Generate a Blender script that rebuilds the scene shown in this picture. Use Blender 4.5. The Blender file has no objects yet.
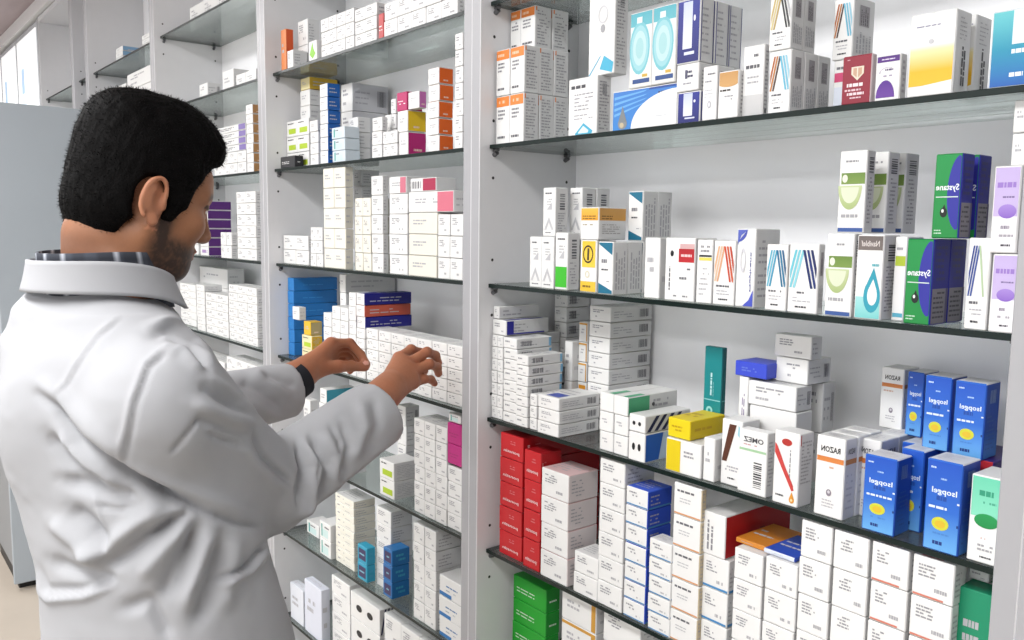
import bpy, math, random
import numpy as np
from mathutils import Vector, Matrix
random.seed(7)
SC = bpy.context.scene
COL = SC.collection
# ------------------------------------------------------------------ camera
FPX, YAW, PITCH, ROLL = 847.4, math.radians(38.888), math.radians(6.192), math.radians(0.693)
CAMZ = 1.5
_c, _s = math.cos(YAW), math.sin(YAW)
FWD = Vector((-_c*math.cos(PITCH), _s*math.cos(PITCH), -math.sin(PITCH)))
RGT0 = Vector((_s, _c, 0.0))
UP0 = RGT0.cross(FWD)
RGT = RGT0*math.cos(ROLL) + UP0*math.sin(ROLL)
UP = UP0*math.cos(ROLL) - RGT0*math.sin(ROLL)
CAM = Vector((0, 0, CAMZ))
def ray(px, py):
    return FWD + RGT*((px-512)/FPX) - UP*((py-320)/FPX)
def onY(px, py, Y):
    d = ray(px, py); return CAM + d*(Y/d.y)
def onX(px, py, X):
    d = ray(px, py); return CAM + d*(X/d.x)
def onZ(px, py, Z):
    d = ray(px, py); return CAM + d*((Z-CAMZ)/d.z)
def atF(px, py, f):
    return CAM + ray(px, py)*f
def toPx(P):
    r = P-CAM; w = r.dot(FWD)
    return 512+FPX*r.dot(RGT)/w, 320-FPX*r.dot(UP)/w
cam = bpy.data.cameras.new('camera'); cam.sensor_width = 36; cam.lens = FPX/1024*36
cam.clip_start = .02
co = bpy.data.objects.new('camera', cam); COL.objects.link(co)
m3 = Matrix((RGT, UP, -FWD)).transposed()
co.matrix_world = Matrix.Translation(CAM) @ m3.to_4x4()
SC.camera = co
# ------------------------------------------------------------------ helpers
def lin(h):
    if isinstance(h, (tuple, list)): return tuple(h)
    r = [int(h[i:i+2], 16)/255 for i in (0, 2, 4)]
    return tuple(c/12.92 if c <= .04045 else ((c+.055)/1.055)**2.4 for c in r)
def tag(o, label=None, cat=None, group=None, kind=None):
    if label: o['label'] = label
    if cat: o['category'] = cat
    if group: o['group'] = group
    if kind: o['kind'] = kind
    return o
def empty(name, loc):
    o = bpy.data.objects.new(name, None); COL.objects.link(o); o.location = loc
    o.empty_display_size = .05
    return o
def nodemat(name, col, rough=.5, spec=.5, metal=0, noise=0, nscale=20, bump=0, bscale=60):
    m = bpy.data.materials.new(name); m.use_nodes = True
    nt = m.node_tree; b = nt.nodes['Principled BSDF']
    c = lin(col)
    b.inputs['Roughness'].default_value = rough
    b.inputs['Specular IOR Level'].default_value = spec
    b.inputs['Metallic'].default_value = metal
    b.inputs['Base Color'].default_value = (*c, 1)
    tc = nt.nodes.new('ShaderNodeTexCoord')
    if noise:
        n = nt.nodes.new('ShaderNodeTexNoise'); n.inputs['Scale'].default_value = nscale; n.inputs['Detail'].default_value = 4
        nt.links.new(tc.outputs['Object'], n.inputs['Vector'])
        r = nt.nodes.new('ShaderNodeMixRGB'); r.inputs[1].default_value = (*[x*(1-noise) for x in c], 1); r.inputs[2].default_value = (*[min(1, x*(1+noise)) for x in c], 1)
        nt.links.new(n.outputs['Fac'], r.inputs[0]); nt.links.new(r.outputs[0], b.inputs['Base Color'])
    if bump:
        n2 = nt.nodes.new('ShaderNodeTexNoise'); n2.inputs['Scale'].default_value = bscale; n2.inputs['Detail'].default_value = 3
        nt.links.new(tc.outputs['Object'], n2.inputs['Vector'])
        bp = nt.nodes.new('ShaderNodeBump'); bp.inputs['Strength'].default_value = bump; bp.inputs['Distance'].default_value = .002
        nt.links.new(n2.outputs['Fac'], bp.inputs['Height']); nt.links.new(bp.outputs['Normal'], b.inputs['Normal'])
    return m
def attrmat(name, rough=.45, spec=.4, noise=.03):
    m = bpy.data.materials.new(name); m.use_nodes = True
    nt = m.node_tree; b = nt.nodes['Principled BSDF']
    a = nt.nodes.new('ShaderNodeVertexColor'); a.layer_name = 'print'
    n = nt.nodes.new('ShaderNodeTexNoise'); n.inputs['Scale'].default_value = 35
    tc = nt.nodes.new('ShaderNodeTexCoord'); nt.links.new(tc.outputs['Object'], n.inputs['Vector'])
    mr = nt.nodes.new('ShaderNodeMapRange'); mr.inputs['To Min'].default_value = 1-noise*1.5; mr.inputs['To Max'].default_value = 1+noise*.5
    nt.links.new(n.outputs['Fac'], mr.inputs['Value'])
    mx = nt.nodes.new('ShaderNodeVectorMath'); mx.operation = 'SCALE'
    nt.links.new(a.outputs['Color'], mx.inputs[0]); nt.links.new(mr.outputs[0], mx.inputs['Scale'])
    nt.links.new(mx.outputs[0], b.inputs['Base Color'])
    b.inputs['Roughness'].default_value = rough; b.inputs['Specular IOR Level'].default_value = spec
    return m
class MB:
    """mesh builder with one colour per face corner"""
    def __init__(s): s.v = []; s.f = []; s.c = []
    def face(s, pts, col):
        i = len(s.v); s.v += [tuple(p) for p in pts]; s.f.append(tuple(range(i, i+len(pts))))
        s.c += ([col]*len(pts) if not isinstance(col[0], (tuple, list)) else list(col))
    def box(s, lo, hi, col=(.8, .8, .8), ch=0.0, cols=None):
        x0, y0, z0 = lo; x1, y1, z1 = hi
        cols = cols or {}
        g = lambda k: cols.get(k, col)
        if ch <= 0:
            P = [(x0,y0,z0),(x1,y0,z0),(x1,y1,z0),(x0,y1,z0),(x0,y0,z1),(x1,y0,z1),(x1,y1,z1),(x0,y1,z1)]
            i = len(s.v); s.v += P
            for q, k in (((0,3,2,1),'D'),((4,5,6,7),'T'),((0,1,5,4),'F'),((1,2,6,5),'R'),((2,3,7,6),'B'),((3,0,4,7),'L')):
                s.f.append(tuple(i+a for a in q)); s.c += [g(k)]*4
            return
        ch = min(ch, .3*min(x1-x0, y1-y0, z1-z0))
        i = len(s.v); idx = {}
        lo_ = (x0,y0,z0); hi_ = (x1,y1,z1)
        for sx in (0,1):
            for sy in (0,1):
                for sz in (0,1):
                    for a in range(3):
                        sg = (sx,sy,sz); p = []
                        for k in range(3):
                            ins = 0 if k == a else ch
                            p.append(lo_[k]+ins if sg[k] == 0 else hi_[k]-ins)
                        idx[(sx,sy,sz,a)] = len(s.v); s.v.append(tuple(p))
        def add(q, k):
            s.f.append(tuple(q)); s.c += [g(k)]*len(q)
        fx = lambda a,b,c,d,ax: [idx[(*a,ax)],idx[(*b,ax)],idx[(*c,ax)],idx[(*d,ax)]]
        add(fx((0,0,0),(1,0,0),(1,0,1),(0,0,1),1),'F'); add(fx((1,0,0),(1,1,0),(1,1,1),(1,0,1),0),'R')
        add(fx((1,1,0),(0,1,0),(0,1,1),(1,1,1),1),'B'); add(fx((0,1,0),(0,0,0),(0,0,1),(0,1,1),0),'L')
        add(fx((0,0,1),(1,0,1),(1,1,1),(0,1,1),2),'T'); add(fx((0,1,0),(1,1,0),(1,0,0),(0,0,0),2),'D')
        nm = {0:('L','R'),1:('F','B'),2:('D','T')}
        for a in range(3):
            b, c = (a+1)%3, (a+2)%3
            for sb in (0,1):
                for sc_ in (0,1):
                    k0=[0,0,0]; k0[b]=sb; k0[c]=sc_; k1=list(k0); k1[a]=1
                    q=[idx[(*k0,b)],idx[(*k1,b)],idx[(*k1,c)],idx[(*k0,c)]]
                    if sb==sc_: q=q[::-1]
                    key = nm[b][sb] if nm[b][sb] in 'FRT' else nm[c][sc_]
                    add(q, key)
        for sx in (0,1):
            for sy in (0,1):
                for sz in (0,1):
                    q=[idx[(sx,sy,sz,0)],idx[(sx,sy,sz,1)],idx[(sx,sy,sz,2)]]
                    if (sx+sy+sz)%2==0: q=q[::-1]
                    add(q,'T' if sz else 'F')
    def tube(s, P, R, n=10, col=(.8,.8,.8), cap=True):
        P=[Vector(p) for p in P]; rings=[]
        if not isinstance(R,(list,tuple)): R=[R]*len(P)
        t=(P[1]-P[0]).normalized(); a=Vector((0,0,1)) if abs(t.z)<.9 else Vector((1,0,0)); u=t.cross(a).normalized()
        for k,p in enumerate(P):
            t=(P[min(k+1,len(P)-1)]-P[max(k-1,0)]).normalized(); u=(u-t*u.dot(t)).normalized(); w=t.cross(u)
            rings.append([len(s.v)+j for j in range(n)])
            for j in range(n):
                th=2*math.pi*j/n; s.v.append(tuple(p+(u*math.cos(th)+w*math.sin(th))*R[k]))
        for k in range(len(P)-1):
            for j in range(n):
                s.f.append((rings[k][j],rings[k][(j+1)%n],rings[k+1][(j+1)%n],rings[k+1][j])); s.c+=[col]*4
        if cap:
            s.f.append(tuple(rings[0][::-1])); s.c+=[col]*n; s.f.append(tuple(rings[-1])); s.c+=[col]*n
    def mesh(s, name, mat, smooth=False):
        me = bpy.data.meshes.new(name); me.from_pydata(s.v, [], s.f)
        ca = me.color_attributes.new('print', 'FLOAT_COLOR', 'CORNER')
        a = np.ones((len(s.c), 4), dtype=np.float32); a[:, :3] = np.array(s.c, dtype=np.float32)
        ca.data.foreach_set('color', a.ravel())
        me.materials.append(mat)
        if smooth: me.polygons.foreach_set('use_smooth', [True]*len(me.polygons))
        me.update(); return me
    def build(s, name, mat, parent=None, loc=None, smooth=False):
        o = bpy.data.objects.new(name, s.mesh(name, mat, smooth)); COL.objects.link(o)
        if parent: o.parent = parent
        if loc: o.location = loc
        return o
# ------------------------------------------------------------------ setting
SC.view_settings.view_transform = 'Standard'
SC.view_settings.look = 'None'
SC.view_settings.exposure = 0.20
YW = 1.157                      # inner face of the shelf backs
FLOOR = nodemat('beige_floor', 'b9aea0', .35, noise=.08, nscale=6)
WALLM = nodemat('white_wall_paint', 'd8d8da', .7, noise=.03, nscale=3)
CEILM = nodemat('mauve_ceiling_paint', 'a89a9c', .8, noise=.03, nscale=3)
PANEL = nodemat('grey_white_laminate', 'cfcfd2', .38, .4, noise=.02, nscale=8)
EDGE = nodemat('satin_edge_band', 'cfd0d2', .32, .5, noise=.02, nscale=8)
BACK = nodemat('white_back_laminate', 'f8f8fa', .3, .5, noise=.02, nscale=5)
STEEL = nodemat('peg_metal', '6e6e70', .35, .5, .7)
CARTON = attrmat('printed_carton', .42, .4)
PCOL = lin('d8d8da')
PANELA = attrmat('grey_laminate_drilled', .36, .4, .02)
PAINTED = attrmat('painted_surface', .4, .4)
def simple(name, lo, hi, mat, kind='structure'):
    b = MB(); b.box(lo, hi); o = b.build(name, mat); tag(o, kind=kind); return o
simple('floor', (-8, -4, -.1), (4, 1.3, 0), FLOOR)
simple('ceiling', (-8, -4, 2.63), (4, 1.3, 2.73), CEILM)
simple('wall_shelf', (-8, 1.2, 0), (4, 1.3, 2.63), WALLM)
simple('wall_left', (-8.1, -4, 0), (-8, 1.3, 2.63), WALLM)
# glass
def glassmat(name, tint, diff, gl):
    m = bpy.data.materials.new(name); m.use_nodes = True; nt = m.node_tree
    for n in list(nt.nodes): nt.nodes.remove(n)
    out = nt.nodes.new('ShaderNodeOutputMaterial')
    tr = nt.nodes.new('ShaderNodeBsdfTransparent'); tr.inputs[0].default_value = (*tint, 1)
    gls = nt.nodes.new('ShaderNodeBsdfGlossy'); gls.inputs['Roughness'].default_value = .015; gls.inputs[0].default_value = (.9, .95, .93, 1)
    fr = nt.nodes.new('ShaderNodeFresnel'); fr.inputs['IOR'].default_value = 1.52
    mr = nt.nodes.new('ShaderNodeMath'); mr.operation = 'MULTIPLY'; mr.inputs[1].default_value = gl; mr.use_clamp = True
    df = nt.nodes.new('ShaderNodeBsdfDiffuse'); df.inputs[0].default_value = (.82, .85, .85, 1)
    nz = nt.nodes.new('ShaderNodeTexNoise'); nz.inputs['Scale'].default_value = .4; nz.inputs['Detail'].default_value = 0
    tc = nt.nodes.new('ShaderNodeTexCoord'); nt.links.new(tc.outputs['Object'], nz.inputs['Vector'])
    mm = nt.nodes.new('ShaderNodeMath'); mm.operation = 'MULTIPLY'; mm.inputs[1].default_value = diff*2; nt.links.new(nz.outputs['Fac'], mm.inputs[0])
    m1 = nt.nodes.new('ShaderNodeMixShader'); m2 = nt.nodes.new('ShaderNodeMixShader')
    nt.links.new(mm.outputs[0], m1.inputs[0]); nt.links.new(tr.outputs[0], m1.inputs[1]); nt.links.new(df.outputs[0], m1.inputs[2])
    nt.links.new(fr.outputs[0], mr.inputs[0]); nt.links.new(mr.outputs[0], m2.inputs[0])
    nt.links.new(m1.outputs[0], m2.inputs[1]); nt.links.new(gls.outputs[0], m2.inputs[2])
    nt.links.new(m2.outputs[0], out.inputs[0]); return m
GLASS = glassmat('shelf_glass', (.96, .98, .975), .045, .85)
GEDGE = nodemat('dark_green_glass_edge', '0b1a17', .3, .25, noise=.2, nscale=15)
ZS = {-1: 2.143, 0: 1.8946, 1: 1.6452, 2: 1.3943, 3: 1.1442, 4: .8901, 5: .6515, 6: .405, 7: .16}
GT = .0037                      # half thickness of the glass
YF, YS = .920, .941             # front of the uprights, front edge of the glass
P0, PITCHX, PT = -1.2893, .9465, .025
BAYNAME = {0: 'right', 1: 'middle', 2: 'left', 3: 'far', 4: 'farther', 5: 'farthest'}
def shelving_unit(k, xa, xb, label, shelves=None, bar=.0):
    """unit between x=xa and xb (outer faces of its two side panels)"""
    root = empty('shelving_unit', ((xa+xb)/2, YF, 0)); tag(root, label, 'shelving', 'shelving units along the wall')
    O = Vector(root.location)
    def loc(x, y, z): return (x-O.x, y-O.y, z)
    for sgn, x0 in ((1, xa), (-1, xb-PT)):
        b = MB(); b.box(loc(x0, YF, 0), loc(x0+PT, YW+.02, 2.56), PCOL, ch=.0012, cols={'F': lin('a0a0a3')})
        xin = x0+PT if sgn > 0 else x0
        for z in ZS.values():
            for dz in (.047, -.055):
                for y in (YS+.010, YW-.025):
                    n = 8; r = .0030
                    c = [loc(xin+sgn*.0004, y+r*math.cos(2*math.pi*j/n), z+dz+r*math.sin(2*math.pi*j/n)) for j in range(n)]
                    b.face(c if sgn > 0 else c[::-1], (.02, .02, .02))
        b.build('side_panel', PANELA, root)
    b = MB(); b.box(loc(xa+PT, YW, .1), loc(xb-PT, YW+.018, 2.56)); b.build('back_panel', BACK, root)
    b = MB(); b.box(loc(xa+PT, YF+.02, 0), loc(xb-PT, YF+.04, .1), ch=.001); b.build('plinth', PANEL, root)
    b = MB(); b.box(loc(xa+PT, YF, 2.535), loc(xb-PT, YW, 2.56), ch=.001); b.build('top_panel', PANEL, root)
    for i in (shelves or [-1, 0, 1, 2, 3, 4, 5, 6, 7]):
        z = ZS[i]
        b = MB(); b.box(loc(xa+PT+.002, YS, z-GT), loc(xb-PT-.002, YW-.006, z+GT), ch=.0006)
        g = b.build('glass_shelf', GLASS, root); g.data.materials.append(GEDGE)
        for p in g.data.polygons:
            if abs(p.normal.z) < .9 and p.normal.y < .5: p.material_index = 1
        for xp in (xa+PT, xb-PT):
            for y in (YS+.012, YW-.03):
                sg = 1 if xp == xa+PT else -1
                pg = MB(); pg.box(loc(min(xp, xp+sg*.012), y-.004, z-GT-.004), loc(max(xp, xp+sg*.012), y+.004, z-GT), ch=.001)
                pg.tube([loc(xp, y, z-GT-.010), loc(xp+sg*.009, y, z-GT-.006)], .0045, 8)
                pg.build('shelf_peg', STEEL, g)
    return root
def post(k): return P0-k*PITCHX+PT     # seam between two units
shelving_unit(0, post(0), post(-1), 'open glass-shelved unit filling the right half of the photo')
shelving_unit(1, post(1), post(0), 'open glass-shelved unit in the middle, reached into by the man')
shelving_unit(2, post(2), post(1), 'glass-shelved unit seen just past the face of the man')
shelving_unit(3, post(3), post(2), 'glass-shelved unit partly hidden above the black hair of the man')
shelving_unit(4, post(3)-.27, post(3), 'narrow shelving unit at the far end, second from the bright cabinet')
u5 = shelving_unit(5, post(3)-.27-.75, post(3)-.27, 'shelving unit at the far end next to the bright glazed cabinet', shelves=[-1, 0, 1, 2])
shelving_unit(-1, post(-1), post(-2), 'shelving unit at the right edge, only its grey upright showing')
# ------------------------------------------------------------------ printed cartons
W_ = lin('f3f3f1'); GL = lin('9a9a9c'); DK = lin('3a3a3e'); LG = lin('c4c4c6')
_txt = {}
def textmesh(s, bold=True):
    if s in _txt: return _txt[s]
    cu = bpy.data.curves.new('lettering', 'FONT'); cu.body = s; cu.size = 1; cu.align_x = 'CENTER'; cu.align_y = 'CENTER'
    cu.resolution_u = 2; cu.offset = .018 if bold else 0
    o = bpy.data.objects.new('lettering', cu); COL.objects.link(o)
    bpy.context.view_layer.update()
    me = o.evaluated_get(bpy.context.evaluated_depsgraph_get()).to_mesh()
    v = np.array([x.co[:2] for x in me.vertices]); f = [tuple(p.vertices) for p in me.polygons]
    o.to_mesh_clear() if hasattr(o, 'to_mesh_clear') else None
    bpy.data.objects.remove(o); bpy.data.curves.remove(cu)
    mn, mx = v.min(0), v.max(0); v = (v-(mn+mx)/2); _txt[s] = (v, f, mx-mn); return _txt[s]
class Carton(MB):
    def __init__(s, W, H, D, cols, rng):
        super().__init__(); s.W, s.H, s.D = W, H, D; s.rng = rng; s.lift = .0003
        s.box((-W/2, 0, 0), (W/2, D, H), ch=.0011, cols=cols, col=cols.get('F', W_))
    def pt(s, f, u, v, l=0):
        e = s.lift+l; W, H, D = s.W, s.H, s.D
        m = .0015
        if f == 'F': return (-W/2+m+u*(W-2*m), -e, m+v*(H-2*m))
        if f == 'R': return (W/2+e, m+u*(D-2*m), m+v*(H-2*m))
        if f == 'L': return (-W/2-e, D-m-u*(D-2*m), m+v*(H-2*m))
        if f == 'T': return (-W/2+m+u*(W-2*m), m+v*(D-2*m), H+e)
    def poly(s, f, pts, col, l=0):
        s.lift += 6e-6
        s.face([s.pt(f, u, v, l) for u, v in pts], col)
    def r(s, f, u0, v0, u1, v1, col, col2=None, l=0):
        col = lin(col); c2 = lin(col2) if col2 else col; s.lift += 6e-6
        s.face([s.pt(f, u0, v0, l), s.pt(f, u1, v0, l), s.pt(f, u1, v1, l), s.pt(f, u0, v1, l)], [col, col, c2, c2])
    def ell(s, f, cu, cv, ru, rv, col, l=.0002, a0=0, a1=360, n=20, col2=None, hole=0):
        col = lin(col); P = [(cu+ru*math.cos(math.radians(a0+(a1-a0)*k/n)), cv+rv*math.sin(math.radians(a0+(a1-a0)*k/n))) for k in range(n+1)]
        if hole:
            for k in range(n):
                q = [P[k], P[k+1]]; i = [(cu+(x-cu)*hole, cv+(y-cv)*hole) for x, y in q]
                s.poly(f, [i[0], q[0], q[1], i[1]], col, l)
            return
        if a1-a0 >= 360: P = P[:-1]
        if col2:
            c2 = lin(col2); vs = [p[1] for p in P]; mn, mx = min(vs), max(vs)
            cc = [tuple(col[i]+(c2[i]-col[i])*((v-mn)/(mx-mn)) for i in range(3)) for v in vs]
            s.face([s.pt(f, u, v, l) for u, v in P], cc)
        else: s.poly(f, P, col, l)
    def lines(s, f, u0, v0, u1, v1, n, col='8e8e92', dens=.85, thick=.5):
        col = lin(col); h = (v1-v0)/n
        for k in range(n):
            vb = v0+h*(k+.25); u = u0; end = u1-(u1-u0)*s.rng.random()*.35
            while u < end-.02*(u1-u0):
                w = (u1-u0)*s.rng.uniform(.08, .3); e = min(u+w, end)
                if s.rng.random() < dens: s.r(f, u, vb, e, vb+h*thick, col)
                u = e+(u1-u0)*.04
    def vlines(s, f, u0, v0, u1, v1, n, col='8e8e92', thick=.45):
        col = lin(col); h = (u1-u0)/n
        for k in range(n):
            ub = u0+h*(k+.25); v = v0; end = v1-(v1-v0)*s.rng.random()*.3
            while v < end-.02*(v1-v0):
                e = min(v+(v1-v0)*s.rng.uniform(.06, .25), end)
                s.r(f, ub, v, ub+h*thick, e, col); v = e+(v1-v0)*.035
    def bars(s, f, u0, v0, u1, v1, n=9, col='3c3c40', vert=True):
        col = lin(col); x = 0; ws = [s.rng.uniform(.4, 1.3) for _ in range(2*n)]; t = sum(ws)
        for k, w in enumerate(ws):
            if k % 2 == 0:
                a, b = x/t, (x+w)/t
                if vert: s.r(f, u0+(u1-u0)*a, v0, u0+(u1-u0)*b, v1, col)
                else: s.r(f, u0, v0+(v1-v0)*a, u1, v0+(v1-v0)*b, col)
            x += w
    def text(s, f, t, cu, cv, hv, wu, col, rot=0, mirror=True, l=.0002):
        v, fs, sz = textmesh(t); col = lin(col)
        a, b = {'F': (s.W, s.H), 'R': (s.D, s.H), 'L': (s.D, s.H), 'T': (s.W, s.D)}[f]
        sx, sy = (wu*a/sz[0], hv*b/sz[1]) if not rot else (hv*b/sz[0], wu*a/sz[1])
        i = len(s.v); mu = -1 if mirror else 1
        for x, y in v:
            x, y = x*sx*mu, y*sy
            if rot: x, y = (-y, x) if rot > 0 else (y, -x)
            s.v.append(s.pt(f, cu+x/a, cv+y/b, l))
        for q in fs:
            q = q[::-1] if mirror else q
            s.f.append(tuple(i+k for k in q)); s.c += [col]*len(q)
    def stripes(s, f, u0, v0, u1, v1, n, gap, w, cols, l=.0002):
        """parallel slanted bands from (u0,v0) to (u1,v1), each w wide in u, gap apart"""
        for k in range(n):
            d = k*gap; c = lin(cols[k % len(cols)])
            P = [(u0+d, v0), (u0+d+w, v0), (u1+d+w, v1), (u1+d, v1)]
            P = [(min(max(a, 0), 1), b) for a, b in P]
            if v1 < v0: P = P[::-1]
            s.poly(f, P, c, l)
# ---- one function per printed design: (base colours, painter)
def sidefill(p, n=None):
    n = n or max(3, int(p.H/.006)); p.lines('R', .1, .06, .92, .94, n, 'a9a9ad', thick=.42)
def st_plain(p, **k):
    n = max(1, min(4, int(p.H/.010)))
    p.lines('F', .12, .50, .62, .86, n, '9d9da2'); p.lines('F', .55, .14, .9, .34, 1, 'b4b4b8')
    p.lines('R', .08, .15, .6, .85, max(2, int(p.H/.009)), 'b0b0b4', thick=.35)
    p.lines('T', .1, .2, .9, .8, 4, 'c2c2c6', thick=.3)
def st_clean(p, **k):
    p.lines('F', .15, .40, .7, .72, 2, 'b9b9be'); p.lines('R', .1, .2, .8, .8, 2, 'c4c4c8', thick=.3)
    p.lines('T', .1, .3, .9, .7, 2, 'cacace', thick=.3)
def st_bar(p, **k):
    p.lines('F', .15, .55, .8, .85, 2, 'a2a2a8'); p.lines('F', .15, .18, .5, .4, 1, 'b6b6ba')
    p.bars('R', .70, .2, .93, .8, 8, '6e6e74'); p.lines('R', .06, .2, .6, .8, 3, 'b2b2b8', thick=.3); p.lines('T', .1, .2, .9, .8, 3, 'c2c2c6', thick=.3)
def st_barnear(p, **k):
    st_plain(p); p.bars('R', .12, .2, .42, .8, 8, '6e6e74'); 
    if k.get('blue'): p.r('R', .93, 0, 1, 1, '7fb4d8')
def st_band(p, band='f08a3c', **k):          # orange top band
    p.r('F', 0, .79, 1, 1, band); p.lines('F', .1, .83, .7, .95, 1, 'f8d0b0'); p.lines('F', .12, .50, .8, .74, 3, '8a8a90'); p.lines('F', .1, .08, .9, .18, 1, '6a6a70')
    p.r('R', 0, .9, .08, 1, band); sidefill(p)
def st_diamond(p, **k):
    p.lines('F', .08, .80, .92, .92, 1, '4a4a50', dens=1); p.lines('F', .2, .42, .9, .76, 5, 'a9a9ae', thick=.35)
    p.lines('F', .2, .26, .9, .38, 2, 'b5b5ba', thick=.35)
    c = lin('49b4d6'); p.poly('F', [(.25, .02), (.55, .20), (.88, .05), (.85, 0), (.25, 0)], c, .0001)
    p.poly('F', [(.37, .04), (.55, .15), (.74, .06), (.72, .02), (.37, .02)], lin('dff1f8'), .0002)
    p.bars('R', .35, .68, .7, .88, 6, '88888c'); sidefill(p)
def st_diamond2(p, **k):
    c = lin('49b4d6'); p.poly('F', [(.45, .06), (.95, 0.0), (1, .12), (.62, .22)], c, .0001); p.bars('F', .62, .04, .92, .16, 5, 'd8eef6')
    p.poly('F', [(0, 0), (.05, 0), (.5, .22), (.46, .22)], c, .0001)
    p.ell('F', .55, .55, .09, .05, 'a8a8ac'); p.ell('F', .55, .72, .2, .11, 'd6d6da', hole=.8); p.bars('R', .35, .78, .7, .95, 6, '55555a', vert=False); sidefill(p)
def st_wave(p, **k):
    p.r('F', 0, 0, 1, 1, '3d8ad6', '3f7fce'); 
    for q in range(4): p.poly('F', [(.02, .35+.15*q), (.5, .62+.1*q), (.55, .66+.1*q), (.02, .42+.15*q)], lin('6fb0ea'), .0001)
    P = [(.30, 0), (1, 0), (1, .88)] + [(.30+.70*math.sin(math.radians(t))*1.0-.0, .0) for t in []]
    arc = [(1-.70*math.cos(math.radians(t)), .90*math.sin(math.radians(t))) for t in range(0, 91, 6)]
    p.poly('F', [(1, 0)]+[a for a in arc[::-1]], W_, .00018)
    p.ell('F', .16, .16, .075, .15, '8b8f92', .0002); p.poly('F', [(.09, .2), (.16, .62), (.23, .2)][::-1], lin('80868a'), .0002); p.ell('F', .15, .12, .035, .07, 'c9b99a', .0003)
    p.lines('F', .72, .80, .98, .90, 1, '2b3d66', dens=1); p.lines('F', .54, .62, .98, .71, 1, '5a6a88', dens=1); p.lines('F', .5, .36, .96, .54, 3, 'b4b8c0', thick=.35); p.lines('F', .45, .1, .9, .3, 3, 'c4c8d0', thick=.3)
    p.r('F', .58, .95, 1, 1, '2a4f9c')
def st_sphere(p, base='7cc4cf', **k):
    p.r('F', 0, 0, 1, 1, 'f4f2ea', 'dcecef'); p.r('F', 0, .82, 1, 1, '66b9c6', '54aebd')
    for c, t in ((1.0, base), (.86, '9fd3da'), (.66, 'bfe0e2'), (.4, 'a9d6d9')): p.ell('F', .45, .52, .48*c, .36*c, t, .0001+.0001*(1-c))
    p.r('F', .3, .86, .55, .94, 'e6f4f6', l=.0003); p.r('F', .15, .04, .95, .1, '30508c', l=.0003); p.r('F', .6, .12, .85, .16, 'd6b04a', l=.0003); sidefill(p)
def st_navy(p, **k):
    p.r('F', 0, 0, 1, 1, '1f2470', '2c3494'); p.r('F', .25, .22, .68, .98, 'e9ecf6', 'c9d2ee', l=.0002); p.r('F', .33, .12, .8, .17, 'dfe4f8', l=.0002)
    p.vlines('F', .4, .3, .6, .9, 2, '9aa0bc'); p.ell('F', .78, .7, .05, .05, 'e8e8f4'); p.lines('R', .1, .1, .8, .9, 8, 'b4b4ba', thick=.3); p.r('R', 0, 0, .05, 1, '2c3494'); p.r('R', .95, 0, 1, 1, '3a3f88')
def st_glyph(p, **k):
    p.poly('F', [(.38,.45),(.5,.45),(.5,.8),(.38,.8)], lin('5c5c74'), .0001); p.lines('F', .4, .45, .8, .8, 2, '4c4c66', dens=1); p.lines('F', .3, .2, .8, .32, 1, '9a9aa4'); sidefill(p)
def st_flower(p, **k):
    p.lines('F', .3, .84, .9, .9, 1, '7a7a80'); p.lines('F', .1, .70, .95, .76, 1, 'a2a2a8'); p.ell('F', .5, .28, .15, .075, 'bcbcc2'); p.ell('F', .5, .28, .09, .045, 'e4e4e8', .0003); p.lines('F', .1, .4, .9, .6, 3, 'cfcfd4', thick=.3); sidefill(p)
def st_tan(p, **k):
    p.r('F', 0, .72, 1, 1, 'd3a468', 'c8975a'); p.ell('F', .5, .74, .5, .07, 'd3a468', .0001, 180, 360); p.lines('F', .05, .56, .95, .64, 1, '3a3230', dens=1); p.lines('F', .3, .36, .9, .5, 2, 'a8a8ac'); sidefill(p)
def st_grey(p, **k):
    p.r('F', 0, 0, 1, .30, 'c9c9c9', 'd2d2d2'); p.lines('F', .5, .83, .85, .91, 1, '6c6c70', dens=1); p.lines('F', .1, .66, .95, .76, 1, '5e5e64', dens=1); p.lines('F', .2, .45, .9, .6, 2, 'b0b0b4', thick=.35); p.r('R', .3, .02, .7, .09, '333338'); sidefill(p)
def wmark(p, left, right, lu=(.02, .42), ru=(.44, .80), v0=.32, v1=.93, n=3, w=.07, gap=.15):
    p.stripes('F', lu[0]-.12, v0, lu[1]-.12, v1, n, gap, w, left); p.stripes('F', ru[1]-.10, v0, ru[0], v1, n, gap, w, right, l=.00025)
def band(p, ub, ut, col, l, w=.10, vb=.36, vt=.93):
    P = [(ub, vb), (ub+w, vb), (ut+w, vt), (ut, vt)]
    for sgn, lim in ((1, .02), (-1, -.98)):
        Q = []
        for i in range(len(P)):
            a, b = P[i-1], P[i]; ia, ib = sgn*a[0] >= lim, sgn*b[0] >= lim
            if ia != ib:
                t = (sgn*lim-a[0])/(b[0]-a[0]); Q.append((sgn*lim, a[1]+t*(b[1]-a[1])))
            if ib: Q.append(b)
        P = Q
    if len(P) > 2: p.poly('F', P, col, l)
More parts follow.
